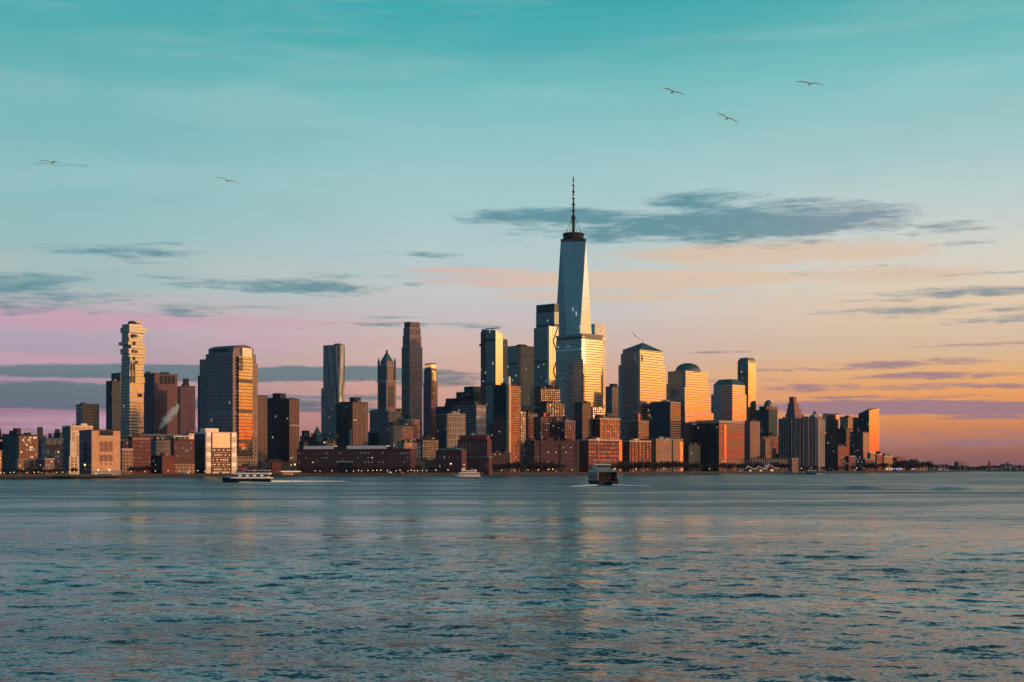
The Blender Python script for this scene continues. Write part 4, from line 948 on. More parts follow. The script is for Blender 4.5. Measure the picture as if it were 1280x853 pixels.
MB().box(1, 5, 1, 6, s.zt, s.z(517)).build('roof_house', 'red', s.root)  # red paint stands in for red light on the roof top
s = B('ribbed_brick_block', 'low brick block with vertical ribs under the pyramid roof tower', 775, 787, 814, 551, 2060, 35, ['gate', 'roof'], cap='cream_plain')
for k in range(6): MB().box(s.wr*(k+.5)/6-.7, s.wr*(k+.5)/6+.7, -.6, -.02, 0, s.zt-1.5).build('brick_pier', 'brick_plain', s.root)
s = B('tan_brick_block', 'tan brick block with a dark seam and bright orange glazed corner', 812, 820, 853.5, 548.5, 2130, 25, ['tan', 'roof'], cap='concrete')
courses(s, s.zt, 3, 'concrete', .2)
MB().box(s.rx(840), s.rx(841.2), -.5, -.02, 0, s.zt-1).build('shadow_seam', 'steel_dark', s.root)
MB().box(s.rx(849.5), s.wr+.2, -.6, -.02, 1, s.z(552.5)).build('glazed_corner', ['copperglass', 'roof'], s.root)
s = B('dark_stepped_block', 'dark block with a brown upper corner before the dome roof tower', 813, 838, 851, 502, 2190, 58, ['bands_brown', 'roof'], cap='concrete')
MB().box(-.6, -.02, 0, s.wl, 0, s.zt-1).build('side_wall', ['dark', 'roof'], s.root)
B('banded_brown_block', 'brown banded block at the foot of the dome roof tower', 846, 855, 879, 531, 2260, 32, ['bands_brown', 'roof'], cap='steel_dark')
B('low_shadow_block', 'low dark block in shade by the wide striped office', 853, 861, 876, 556, 2230, 35, ['dark', 'roof'], cap='steel_dark')
s = B('striped_office', 'wide brown striped office with one orange glass seam', 871, 899, 930.5, 528, 2230, 46, ['bands_brown', 'roof'], cap=None)
s.slab('attic_band', s.zt-1, s.z(525.5), 'concrete', .5)
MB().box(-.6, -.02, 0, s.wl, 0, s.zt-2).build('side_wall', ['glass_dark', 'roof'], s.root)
MB().box(s.rx(905), s.rx(907.5), -.7, -.02, 1, s.zt-4).build('glazed_seam', ['copperglass', 'roof'], s.root)
s = B('rounded_glass_tower', 'tall slim glass tower with an orange edge and a sloped crown', 922, 935, 945, 450, 2800, 45, ['glass', 'roof'], cap=None)
MB().prism(s.poly(.5, .5, .5, .5), s.zt-1, s.z(447), top=s.poly(2, 5, 2, 5), roof_mi=0).build('crown', 'steel', s.root)
MB().box(0.3, s.wr-.5, -.5, -.02, 2, s.zt-6).build('glazed_face', ['copperglass', 'roof'], s.root)
B('rear_slab_tower', 'grey slab seen between the pale tower and the pyramid roof tower', 757, 765, 776, 483, 2800, 40, ['greygrid', 'roof'], cap='steel_dark', pents=[(762, 772, 480)])
B('rear_stub_tower', 'short mauve tower behind the sunlit brick pair', 754, 759, 770, 517, 2600, 35, ['mauve', 'roof'], cap='concrete')
s = B('pale_glass_tower', 'pale mirror glass tower peeking out behind the golden curved tower', 738, 743.5, 757, 404, 3050, 24, ['pale_glass', 'roof'], cap=None)
s = B('paired_ribbed_tower', 'mauve ribbed apartment tower with pale piers beside the striped office', 928, 937.5, 950, 526, 2340, 42, ['ribs_fine', 'roof'], cap='steel_dark')
B('plain_dark_slab', 'plain dark slab with a grey panel before the small dome tower', 944, 961, 972, 512.5, 2680, 55, ['dark', 'roof'], cap='steel_dark')
s = Site('stepped_brick_house', 'brown brick building stepping down beside the ribbed slab', 950, 957, 974, 2420, 30)
for nm, f0, f1, yt in (('shaft', 0, .5, 549), ('middle_tier', .5, .75, 560), ('lower_tier', .75, 1, 567)):
    MB().prism([(f0*s.wr, 0), (f1*s.wr, 0), (f1*s.wr, s.wl), (f0*s.wr, s.wl)], -1.5, s.z(yt)).build(nm, ['tan', 'roof'], s.root)
B('dark_red_block', 'dark red block behind the stepped brick house', 944, 953, 978, 545, 2520, 35, ['brick_dark', 'roof'], cap='steel_dark', pents=[(962, 968, 541)])
s = B('low_terrace_block', 'long low grey terrace behind the peaked tents', 929, 938, 992, 573, 2330, 15, ['ribs_fine', 'roof'], cap='steel_dark', pents=[(951, 957, 570.5), (976, 982, 570)])
B('small_pale_house', 'small pale block at the foot of the ribbed slab', 985, 990, 998, 573, 2290, 30, ['stone_grey', 'roof'], cap='concrete')
s = B('gold_ridged_tower', 'mid height tower with a rounded gold face behind the ribbed slab end', 1028, 1033, 1048, 517, 2900, 30, ['glass_bands', 'roof'], cap='steel_dark')
MB().box(.5, s.wr-.5, -.5, -.02, 2, s.zt-4).build('glazed_face', ['copperglass', 'roof'], s.root)
s = B('orange_sliver_block', 'sliver of an orange lit block between the ribbed slab and the gold tower', 1020, 1025, 1033, 540, 2700, 30, ['copperglass', 'roof'], cap='steel_dark')
B('twin_grey_tower', 'grey brown tower with a plain sunlit side near the orange slab', 1050, 1060, 1071.5, 521, 2950, 42, ['tan', 'roof'], cap='steel_dark')
B('dark_gap_tower', 'dark gridded tower before the grey brown tower', 1044.5, 1058, 1066, 535.5, 2740, 50, ['brown_dark', 'roof'], cap='steel_dark', pents=[(1050, 1056, 532)])
s = B('dark_brick_tower', 'dark brick apartment tower with a sunlit edge left of the orange slab', 1062, 1079, 1086, 540, 2660, 55, ['tan', 'roof'], cap='steel_dark', pents=[(1066, 1074, 535)])
MB().box(-.5, -.02, 0, s.wl, 0, s.zt-1).build('side_wall', ['brick_dark', 'roof'], s.root)
B('shadow_brick_block', 'dark low brick block right of the ribbed slab', 1031, 1047.5, 1060, 557, 2540, 50, ['brick_dark', 'roof'], cap='steel_dark')
B('low_mauve_block', 'low mauve block between two dark brick towers', 1056, 1061, 1070, 570, 2560, 30, ['brick_dark', 'roof'], cap='concrete')
# the tip of the city
s = B('cream_roof_house', 'low building with a bright cream roof storey below the orange slab', 1084, 1088, 1094, 566, 2620, 35, ['tan', 'roof'], cap='cream_plain')
B('row_house_block', 'low mauve row below the dark brick tower', 1078, 1082, 1093, 574, 2570, 30, ['brick', 'roof'], cap='concrete')
B('tan_terrace_house', 'tan stepped house with roof tanks at the city tip', 1092, 1096, 1103, 568, 2640, 30, ['brick', 'roof'], cap='cream_plain', pents=[(1095, 1100, 564)])
B('old_office_house', 'cream and brick house with small roof huts at the city tip', 1100, 1105, 1116, 570, 2660, 32, ['tan', 'roof'], cap='cream_plain', pents=[(1103, 1107, 567), (1109, 1112, 568)])
B('brick_warehouse', 'plain square brick warehouse at the far end of the city', 1113, 1121, 1131, 572, 2690, 42, ['brick', 'roof'], cap='brick_shade')
s = Site('ferry_terminal', 'low terminal hall with a broad hipped grey roof beyond the brick warehouse', 1128, 1138, 1160, 2720, 30)
s.block('wall', -1.5, s.z(581), ['stone_grey', 'roof']); MB().prism(s.poly(-2, -2, -2, -2), s.z(581), s.z(574), top=s.poly(s.wr*.3, s.wr*.3, s.wl*.3, s.wl*.3), roof_mi=0, bottom=True).build('roof', 'concrete', s.root)
# ------------------------------------------------------------------ the front row, near the water on the left
WD = ('window_dark', 'window_warm', 'window_cool')
s = B('corner_stone_house', 'pale stone corner house cut by the picture edge', -22, -12, 2.2, 563, 1245, 40, ['tan', 'roof'], cap='concrete')
s = B('stepped_brick_block', 'dusky brick block with a stepped roof at the edge of the picture', -30, -9, 6.5, 546, 1340, 50, ['brick_dark', 'roof'], cap='brick_shade', pents=[(-14, 3, 540), (-8, 1.5, 536.5)])
s = B('dark_apartment_block', 'dark teal apartment block with stacked roof boxes', 3, 22, 31, 542.5, 1330, 55, ['teal_apt', 'roof'], cap='steel_dark', pents=[(11.5, 19, 538.5), (17.5, 27, 535.5)])
s = B('tan_apartment_block', 'tan apartment block with rust lit windows and dark balconies', 19.5, 24.2, 47, 543.5, 1275, 35, ['tan', 'roof'], cap='concrete_dark', pents=[(29, 39, 541)])
s.windows('r', 9, 9, 1, s.wr-1, s.z(573), s.zt-1.5, 1.5, 1.9, WD, weights=(14, 2, 1))
for k in range(8): MB().box(-1.5, -.02, 1, s.wl-1, s.z(572)+k*3.3, s.z(572)+k*3.3+1.1).build('balcony', 'concrete_dark', s.root)
MB().prism([(-2, -3), (s.wr*.6, -3), (s.wr*.6, -.02), (-2, -.02)], -1.5, s.z(573)).build('podium', ['tan', 'roof'], s.root)
MB().bar((s.wr*.35, s.wl*.5, s.z(541.5)), (s.wr*.65, s.wl*.5, s.z(538.5)), .5, mi=0).build('roof_rail', 'cream_paint', s.root)
s = B('low_stone_apartments', 'low grey pink apartment house with a few lit windows beside the tan block', 44.5, 56, 68, 573, 1262, 45, ['stone_grey', 'roof'], cap='concrete')
s.windows('r', 6, 4, .8, s.wr-.8, 1.5, s.zt-1.5, 1.3, 1.7, WD, weights=(8, 1, 2)); s.windows('l', 6, 4, .8, s.wl-.8, 1.5, s.zt-1.5, 1.3, 1.7, WD, weights=(9, 1, 2))
s = B('violet_roof_house', 'dim violet block with a square roof hut behind the low stone apartments', 44, 48, 58, 545, 1440, 30, ['mauve', 'roof'], cap='concrete', pents=[(46, 54, 534)])
s = B('bay_front_apartments', 'grey blue apartment block with pale framed window bays and round gables', 52, 57, 79, 548, 1340, 28, ['frame_apt', 'roof'], cap='concrete', pents=[(60, 65, 542)])
for k in range(3):
    MB().lathe([(0, 0), (2.6, .01), (2.6, 1.0), (0, 1.02)], 0, 0, 18).build('round_gable', 'tan_plain', s.root, (2.4+5.2*k, -.6, s.z(553)+0), (R(90), 0, 0))
s.windows('r', 6, 7, .8, s.wr-.8, 2, s.zt-2, 1.7, 2.2, WD, weights=(14, 1, 2))
B('dark_loft_block', 'dark loft block with roof tanks between the bay front and the cream stepped building', 67, 75, 86, 541, 1420, 40, ['dark', 'roof'], cap='steel_dark', pents=[(68, 74, 536.5)])
s = B('cream_stepped_building', 'cream stepped building with large framed windows half hidden by the orange vent building', 78, 88.2, 116, 532, 1370, 38, ['cream_plain', 'roof'], cap='cream_plain')
MB().box(-.35, -.02, .4, s.wl, 0, s.zt-1.5).build('side_wall', ['greygrid', 'roof'], s.root)
s.windows('r', 6, 1, .5, s.wr-.5, s.z(538), s.z(533.2), 1.9, 3.6, ('window_dark',))
s.windows('r', 5, 11, 1, s.wr-1, 3, s.z(540), 2.2, 2.7, ('window_dark', 'window_cool'), weights=(8, 1))
MB().box(-2.2, s.wr*.33, -2.4, -.2, 0, s.z(571)).build('lower_step', ['cream_plain', 'roof'], s.root)
MB().box(-1.0, s.wr*.16, -1.4, -.25, s.z(571)+.01, s.z(552)).build('middle_step', ['cream_plain', 'roof'], s.root)
for r_ in range(5):
    for c_ in range(2): link('window', WIN('window_dark', 2.2, 2.0), s.root, (.6+3.8*c_, -2.403, 3+3.2*r_))
# the vent building
s = Site('vent_building', 'square orange stone vent building with three louvre panels standing at the pier', 99, 114.5, 150.3, 1292, 32)
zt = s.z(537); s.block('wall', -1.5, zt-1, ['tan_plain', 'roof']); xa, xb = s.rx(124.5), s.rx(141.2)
s.slab('parapet', zt-1, zt, 'brick_shade', .35)
MB().box(-.12, -.01, .2, s.wl-.2, 1, zt-1.2).build('side_wall', 'mauve', s.root)
MB().box(xa, xb, -.35, -.02, s.z(544.5), zt-1.2).build('roof_louvre', 'steel_dark', s.root)
MB().box(xa, xb, -.5, -.02, s.z(546.6), s.z(545.4)).build('ledge', 'cream_plain', s.root)
for k in range(3):
    x0 = xa+(xb-xa)*(k*.345); x1 = x0+(xb-xa)*.29
    lp = MB().box(x0, x1, -.18, -.02, s.z(564.6), s.z(552)).build('louvre_panel', 'bands_brown', s.root)
    MB().box(x0, x1, -.18, -.02, s.z(577), s.z(569)).build('louvre_panel', 'bands_brown', s.root)
    for j in range(3): MB().box(x0+(x1-x0)*(j+.5)/3-.16, x0+(x1-x0)*(j+.5)/3+.16, -.34, -.181, s.z(577), s.z(552)).build('mullion', 'tan_plain', lp)
    MB().lathe([(0, -.02), (.75, -.02), (.75, .16), (0, .16)], 0, 0, 14).build('porthole', 'steel_dark', s.root, ((x0+x1)/2, -.03, s.z(580)), (R(90), 0, 0))
    MB().box(x0+.4, x1-.4, -.3, -.02, s.z(568.4), s.z(566)).build('stone_panel', 'cream_plain', s.root)
yl = s.ly(108.5); yr = s.ly(104.5)
MB().box(-.35, -.13, yl, yr, s.z(577), s.z(553)).build('side_louvre', 'steel_dark', s.root)
MB().box(-.5, s.wr+.5, -.8, -.01, 0, s.z(588)).build('plinth', 'concrete', s.root)
for x in (s.rx(122), s.rx(136)): MB().lathe([(0, 0), (.5, .3), (.5, .9), (0, 1.2)], x, -1.4, 8).build('wall_lamp', 'lamp', s.root, (0, 0, s.z(588.6)))
s = B('striped_low_house', 'low brown house with a striped lit upper storey beside the orange vent building', 148, 153, 166, 561, 1385, 28, ['tan', 'roof'], cap='cream_plain')
B('dark_roof_house', 'dark flat house behind the low striped house', 149, 154, 168, 547, 1480, 30, ['brick_dark', 'roof'], cap='steel_dark')
s = B('square_brick_house', 'square brick house with a row of small arches under its roof', 160, 165, 188.5, 545.5, 1430, 30, ['brick_plain', 'roof'], cap='brick_shade')
s.windows('r', 10, 8, 1, s.wr-1, 3, s.zt-4.2, 1.3, 1.8, ('window_dark', 'window_cool'), weights=(8, 1))
for k in range(11): MB().box(1+(s.wr-2)*(k+.3)/11, 1+(s.wr-2)*(k+.75)/11, -.3, -.01, s.zt-3.6, s.zt-1.4).build('arch_panel', 'tan_plain', s.root)
B('grey_grid_loft', 'grey gridded loft behind two brick houses', 188, 195, 220, 549, 1560, 35, ['greygrid', 'roof'], cap='steel_dark')
s = B('dark_brick_shed', 'low dark building with one plain red gable wall', 188, 203, 218, 569.5, 1440, 50, ['brick_plain', 'roof'], cap='brick_shade')
MB().box(-.4, -.02, 0, s.wl, 0, s.zt-1).build('side_wall', ['dark', 'roof'], s.root)
s = B('large_brick_loft', 'large dark red brick loft with a pale base and a bright roof frame', 213, 217.5, 243, 549, 1455, 28, ['brick_plain', 'roof'], cap='brick_shade')
s.windows('r', 11, 8, .8, s.wr-.8, s.z(579), s.zt-2, 1.5, 1.9, ('window_dark', 'window_cool'), weights=(10, 1))
MB().box(-.3, s.wr+.3, -.6, -.02, 0, s.z(580)).build('stone_base', ['tan', 'roof'], s.root)
for k in range(4): MB().bar((1+5*k, 2, s.zt), (1+5*k, 2, s.zt+3.2), .35, 5).build('frame_post', 'cream_paint', s.root)
MB().box(0, 17.5, 1.4, 2.6, s.zt+2.4, s.zt+3.4).build('roof_frame', 'cream_paint', s.root)
B('long_teal_hall', 'long low teal hall with a flat glass edge behind the brick lofts', 170, 178, 236, 543, 1640, 22, ['glass', 'roof'], cap='bluegrey', pents=[(176, 186, 541.5)])
B('pale_rear_block', 'pale blue grey block beside the glowing loft', 228, 236, 258, 541.5, 1580, 32, ['pale_glass', 'roof'], cap='bluegrey')
s = Site('glowing_loft', 'white framed loft with a wall of glowing gold glass', 243, 257, 296, 1470, 44)
zt = s.z(540); s.block('wall', -1.5, zt, ['cream_plain', 'roof'])
MB().box(-.4, -.02, .2, s.wl, 0, zt-2).build('side_wall', ['glass_dark', 'roof'], s.root)
xa, xb = s.rx(264.5), s.rx(288)
for r_ in range(8):
    zb_, zu = (s.z(590)+(zt-1.2-s.z(590))*r_/8, s.z(590)+(zt-1.2-s.z(590))*(r_+1)/8)
    for c_ in range(3):
        x0, x1 = xa+(xb-xa)*c_/3, xa+(xb-xa)*(c_+1)/3
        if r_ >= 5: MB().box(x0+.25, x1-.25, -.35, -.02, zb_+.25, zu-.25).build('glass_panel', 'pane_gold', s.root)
        else:
            MB().box(x0+.2, x1-.2, -.2, -.02, zb_+.2, zu-.2).build('brick_panel', 'brick_plain', s.root)
            for j in range(3): link('window', WIN('window_warm' if (c_+r_+j) % 3 else 'window_dark', 1.7, 1.5), s.root, (x0+(x1-x0)*(j+.5)/3, -.205, (zb_+zu)/2))
for x in (xa, xb): MB().box(x-.5, x+.5, -.9, -.36, 0, zt-.5).build('frame_column', 'brick_shade', s.root)
for k in range(8):
    for x in (s.rx(260.7), s.rx(292)): MB().box(x-2.6, x+2.6, -.5, -.02, s.z(590)+k*(zt-s.z(590))/8+.4, s.z(590)+(k+.86)*(zt-s.z(590))/8).build('bay_panel', 'white' if k % 2 else 'cream_plain', s.root)
MB().box(0, s.wr*.42, .5, s.wl*.5, zt, s.z(535.5)).build('penthouse', 'cream_paint', s.root)
# the long school and the brick halls by the water
s = Site('long_brick_school', 'long low brick school with window rows and a white roof storey', 369, 371, 513, 1720, -20, wl=18)
zt = s.z(562.5); s.block('wall', -1.5, zt, ['brick_shade', 'roof']); s.slab('parapet', zt, zt+.7, 'brick_shade', .3)
s.windows('r', 32, 3, 1, s.wr-1, s.z(581), zt-1.5, 2.3, 1.4, ('window_dark', 'window_cool', 'window_warm'), weights=(12, 4, .25))
for (a_, b_, m_) in ((378, 415.5, 'white'), (416, 431, 'steel_dark'), (432, 435, 'white'), (436, 456, 'white'), (456.6, 482, 'white'), (483, 489, 'steel_dark')):
    MB().box(s.rx(a_), s.rx(b_), 3, 13, zt+.2, s.z(557.8) if m_ == 'white' else s.z(558.6)).build('roof_storey', [m_, 'roof'], s.root)
courses(s, zt, 3, 'tan', .2, 9.0)
MB().box(s.rx(422), s.rx(441), -2.5, -.02, s.z(578), s.z(577)).build('entrance_canopy', 'roof_pale', s.root)
MB().box(s.rx(423), s.rx(440), -.25, -.02, 0, s.z(578.2)).build('entrance', 'glass_dark', s.root)
s = Site('domed_brick_hall', 'dark red brick hall with a curved pale green roof', 543, 545, 577, 1672, -24, wl=13)
zt = s.z(563); s.block('wall', -1.5, zt, ['brick_shade', 'roof'])
g = MB(); n = 10; P = [(s.wr*k/n, zt+.05+3.6*math.sin(math.pi*(.08+.84*k/n))-.8) for k in range(n+1)]
for k in range(n): g.face([(P[k][0], -.5, P[k][1]), (P[k+1][0], -.5, P[k+1][1]), (P[k+1][0], s.wl, P[k+1][1]), (P[k][0], s.wl, P[k][1])])
g.face([(x, -.5, z) for x, z in reversed(P)]+[(0, -.5, zt-.2), (s.wr, -.5, zt-.2)]); g.build('roof', 'copper_pale', s.root)
s.windows('r', 5, 2, 2, s.wr-2, 3, zt-3, 1.8, 3.6, ('window_dark', 'window_cool'), weights=(5, 1))
s = Site('tall_window_school', 'dark brick school with tall narrow windows and a plain red attic', 570, 572, 609, 1735, -22, wl=14)
zt = s.z(544.5); s.block('wall', -1.5, zt-6, ['brick_shade', 'roof']); s.block('attic', zt-6, zt, ['brick_plain', 'roof'], (1.5, 1.5, 1.5, 1.5)); s.slab('cornice', zt-6, zt-5.2, 'brick_shade', .6)
s.windows('r', 9, 1, 1, s.wr-1, s.z(567), zt-8, 1.8, 11, ('window_dark',)); s.windows('r', 9, 2, 1, s.wr-1, 2, s.z(568), 1.8, 4, WD, weights=(9, 1, 1))
MB().lathe([(0, zt), (3, zt+.2), (2.4, zt+2.4), (0, zt+3.8)], s.wr*.42, s.wl*.5, 12).build('roof_cupola', 'copper_pale', s.root)
s = Site('low_school_wing', 'low brick wing with a pale green roof edge in front of the tall window school', 584, 586, 611, 1692, -22, wl=10)
zt = s.z(572.5); s.block('wall', -1.5, zt, ['brick_shade', 'roof']); s.slab('roof', zt, zt+1.4, 'copper_pale', .5)
s.windows('r', 7, 1, 1, s.wr-1, 2, zt-1.5, 1.8, 8, ('window_dark',))
s = B('shaded_brick_house', 'dim brick house beside the foot of the lit brick tower', 606, 610, 638, 566, 1755, 12, ['brick_dark', 'roof'], cap='brick_shade')
s = B('small_brick_kiosk', 'tiny plain red brick kiosk near the ferry landing', 338, 340, 351.5, 577.5, 1640, 15, ['brick_plain', 'roof'], cap='brick_shade')
B('grey_low_shed', 'long low grey shed under the dark apartment towers', 320, 326, 372, 577, 1690, 14, ['dark', 'roof'], cap='concrete_dark')
B('dark_school_annex', 'low dark building at the right end of the long school', 508, 514, 548, 575, 1715, 20, ['dark', 'roof'], cap='steel_dark')
B('shore_shed', 'low dark shed along the shore under the glowing loft', 298, 303, 322, 583, 1560, 20, ['brick_dark', 'roof'], cap='concrete_dark')

# ------------------------------------------------------------------ steam
def steam():
    b = MB(); sp = [(198, 538.5, 3), (202, 533, 6), (206, 528, 8.5), (211, 522, 10), (215, 518, 10), (219, 512, 9), (223, 506, 6)]
    D = 2010; pts = [(at(x, D, y), r) for x, y, r in sp]; n = 14; rings = []
    for i, (p, r) in enumerate(pts):
        rings.append([p+Vector((math.cos(2*math.pi*k/n)*r, math.sin(2*math.pi*k/n)*r, -.9*math.cos(2*math.pi*k/n)*r)) for k in range(n)])
    for A, C in zip(rings[:-1], rings[1:]):
        for k in range(n): j = (k+1) % n; b.face([A[k], A[j], C[j], C[k]])
    b.face(list(reversed(rings[0]))); b.face(rings[-1])
    m = bpy.data.materials.new('steam'); m.use_nodes = True; k = NT(m.node_tree); k.n.remove(k.n['Principled BSDF'])
    v = k.new('ShaderNodeVolumePrincipled'); v.inputs['Color'].default_value = (.92, .97, .97, 1)
    oc = k.new('ShaderNodeTexCoord').outputs['Object']; A, E = pts[0][0], pts[-1][0]; d = (E-A).normalized(); L = (E-A).length
    rel = k.vm('SUBTRACT', oc, tuple(A)); tt = k.vm('DOT_PRODUCT', rel, tuple(d))
    sc_ = k.new('ShaderNodeVectorMath', operation='SCALE'); sc_.inputs[0].default_value = tuple(d); k.l.new(tt, sc_.inputs['Scale'])
    perp = k.vm('LENGTH', k.vm('SUBTRACT', rel, sc_.outputs[0])); tn = k.m('DIVIDE', tt, L, clamp=True)
    rad = k.m('ADD', 1.2, k.m('MULTIPLY', k.m('MULTIPLY', tn, k.m('SUBTRACT', 1.15, tn)), 24.0))
    fall = k.m('SUBTRACT', 1.0, k.m('DIVIDE', perp, rad), clamp=True)
    nz = k.noise(oc, .17, 5, .65)
    k.l.new(k.m('MULTIPLY', k.ss(k.m('ADD', fall, k.m('MULTIPLY', k.m('SUBTRACT', nz, .5), 2.2)), .25, 1.15), .42), v.inputs['Density']); k.l.new(v.outputs[0], k.n['Material Output'].inputs['Volume'])
    o = b.build('steam_plume', [m]); tag(o, 'pale plume of steam rising in front of the mauve ribbed tower', kind='stuff')
steam()

# ------------------------------------------------------------------ waterfront trees, lamps, vans
def tree_kind(seed):
    rng = random.Random(seed); r = empty('waterfront_tree', (0, 0, 0)); b = MB(); h = 10.0
    b.bar((0, 0, -.3), (.1, 0, 3.0), .32, 6, .22); tips = []
    for k in range(7):
        a = k*.9+rng.uniform(-.3, .3); l_ = rng.uniform(3.2, 5.2); t_ = (math.cos(a)*l_*.55, math.sin(a)*l_*.55, 3.0+l_*rng.uniform(.75, 1.1))
        b.bar((.1, 0, 2.8), t_, .17, 5, .05); tips.append(t_)
        for j in range(2):
            a2 = a+rng.uniform(-.9, .9); b.bar(t_, (t_[0]+math.cos(a2)*1.4, t_[1]+math.sin(a2)*1.4, t_[2]+rng.uniform(.6, 1.8)), .06, 4, .02)
    b.build('trunk', 'bark', r, weld=False)
    c = MB()
    for k in range(620):
        t_ = Vector(rng.choice(tips)); d = Vector((rng.gauss(0, 1), rng.gauss(0, 1), rng.gauss(.25, .8)))*1.25; p = t_+d
        q = Vector((rng.uniform(-1, 1), rng.uniform(-1, 1), rng.uniform(-.3, 1))).normalized(); e = q.orthogonal().normalized(); s_ = rng.uniform(.4, .95)
        c.face([p-e*.3*s_, p+q*s_-e*.2*s_, p+q*s_+e*.45*s_, p+e*.4*s_])
    c.build('crown', 'twigs' if seed % 3 else 'leaf', r, weld=False)
    return r
LBL = 'dark leafless tree in the row along the waterfront promenade'
protos = [tree_kind(k) for k in (1, 2, 3)]; used = [False]*3
def copy_tree(o, parent=None):
    c = o.copy(); COL.objects.link(c)
    if parent is not None: c.parent = parent
    for ch in o.children: copy_tree(ch, c)
    return c
rt = random.Random(21)
def plant(px, back, sc):
    i = rt.randrange(3); o = protos[i] if not used[i] else copy_tree(protos[i]); used[i] = True
    D = S(px)+back; p = at(px, D); o.location = (p.x, p.y, GZ); o.rotation_euler = (0, 0, rt.uniform(0, 6.28)); k = sc*rt.uniform(.85, 1.15); o.scale = (k*1.1, k*1.1, k)
    tag(o, LBL, 'tree', 'waterfront trees')
def row(a, b, n, back, sc):
    for k in range(n): plant(a+(b-a)*(k+rt.uniform(.1, .9))/n, back+rt.uniform(-4, 9), sc)
row(4, 96, 10, 24, .62); row(162, 250, 12, 26, .75); row(256, 340, 8, 28, .62); row(392, 508, 12, 30, .72); row(512, 575, 6, 26, .8); row(612, 720, 15, 26, 1.05)
row(640, 730, 8, 40, 1.3); row(742, 800, 9, 26, 1.1); row(776, 872, 17, 30, 1.35); row(868, 934, 10, 30, 1.2); row(934, 1000, 9, 24, 1.25); row(1000, 1072, 8, 26, .9); row(1072, 1150, 12, 22, 1.25)
for x in (1128, 1133, 1138, 1143, 1148, 1153, 1158, 1162): plant(x, 20, 1.75)

def lamp_kind(glow):
    r = empty('street_lamp', (0, 0, 0)); MB().lathe([(.28, 0), (.12, .5), (.09, 4.4), (.09, 4.7)], 0, 0, 7).build('pole', 'steel_dark', r)
    MB().lathe([(.1, 4.6), (.42, 4.9), (.5, 5.3), (.38, 5.7), (0, 5.85)], 0, 0, 10).build('lamp_head', glow, r); return r
lk = lamp_kind('lamp'); first = True
for px, back in ((1, 9), (5, 10), (13, 9), (17.5, 9), (34, 12), (43, 9), (48, 10), (52, 9), (71, 8), (78, 10), (87, 9), (93, 9), (151, 10), (164, 12), (181, 9), (194, 12), (210, 10), (224, 9), (236, 12), (247, 10),
                 (256, 9), (263, 12), (270, 10), (285, 9), (318, 12), (375, 20), (394, 9), (400, 12), (415, 9), (433, 10), (442, 12), (448, 9), (452, 14), (460, 9), (466, 12), (471, 10), (476, 9), (484, 10), (495, 12), (500, 9),
                 (510, 9), (514, 12), (518, 9), (522, 10), (528, 12), (533, 9), (545, 9), (560, 9), (594, 9), (609, 9), (627, 9), (643, 9), (660, 9), (673, 9), (686, 9), (691, 12), (715, 9), (795, 9), (830, 12), (887, 9), (1002, 12), (1071, 12)):
    o = lk if first else copy_tree(lk); first = False
    D = S(px)+back; p = at(px, D); k = rt.uniform(.85, 1.2); o.location = (p.x, p.y, GZ+.2); o.scale = (k*.66*D/1700,)*3
    tag(o, 'small lit lamp on a dark post along the waterfront promenade', 'street lamp', 'promenade lamps')
for px, y, back, lab, glow in ((106, 581.5, 4, 'single amber lamp on a mast at the corner of the orange vent building', 'lamp_amber'), (368.5, 581, 14, 'amber lamp on a tall mast above the white roofed ferry landing', 'lamp_amber'),
                               (563.5, 580, 14, 'warm lamp on a tall mast before the domed brick hall', 'lamp'), (405.5, 553.5, 320, 'lone warm lamp on a tall mast above the long brick school roof', 'lamp')):
    D = S(px)+back; p = at(px, D, y); r = empty('mast_lamp', (p.x, p.y, GZ)); tag(r, lab, 'lamp')
    hh = p.z-GZ; MB().lathe([(.35, 0), (.14, 1), (.12, hh-.5)], 0, 0, 7).build('pole', 'steel_dark', r)
    MB().lathe([(0, hh-.6), (.62, hh-.3), (.8, hh+.2), (.5, hh+.7), (0, hh+.9)], 0, 0, 10).build('lamp_head', glow, r)
def van(px, back, lab, body, rz):
    D = S(px)+back; p = at(px, D); r = empty('parked_van', (p.x, p.y, GZ), rz); tag(r, lab, 'van', 'vans parked by the sea wall')
    b = MB(); P = [(-2.6, .5), (2.0, .5), (2.6, .6), (2.6, 1.2), (1.7, 1.4), (1.1, 2.2), (-2.6, 2.3)]
    for a, c in zip(P, P[1:]+P[:1]): b.face([(a[0], -1, a[1]), (c[0], -1, c[1]), (c[0], 1, c[1]), (a[0], 1, a[1])])
    b.face([(x, -1, z) for x, z in reversed(P)]); b.face([(x, 1, z) for x, z in P]); b.build('body', body, r)
    MB().box(-.2, 1.2, -1.03, 1.03, 1.45, 2.0).build('window', 'boatglass', r)
    for x in (-1.7, 1.6):
        for y in (-1, 1): MB().lathe([(0, -.12), (.38, -.12), (.38, .12), (0, .12)], 0, 0, 12).build('wheel', 'hull_dark', r, (x, y, .38), (R(90), 0, 0))
    for y in (-.7, .7): MB().box(2.6, 2.66, y-.2, y+.2, .75, 1.0).build('headlight', 'lamp', r)
van(233, 6, 'pale van parked by the sea wall before the large brick loft', 'white', R(-20)); van(487, 6, 'white van parked by the sea wall before the long school', 'white', R(-40))
van(502, 6, 'red van parked by the sea wall at the end of the long school', 'red', R(-60)); van(276, 6, 'grey van parked by the sea wall before the glowing loft', 'bluegrey', R(-30)); van(120, 4, 'white van at the foot of the orange vent building', 'white', R(-80))

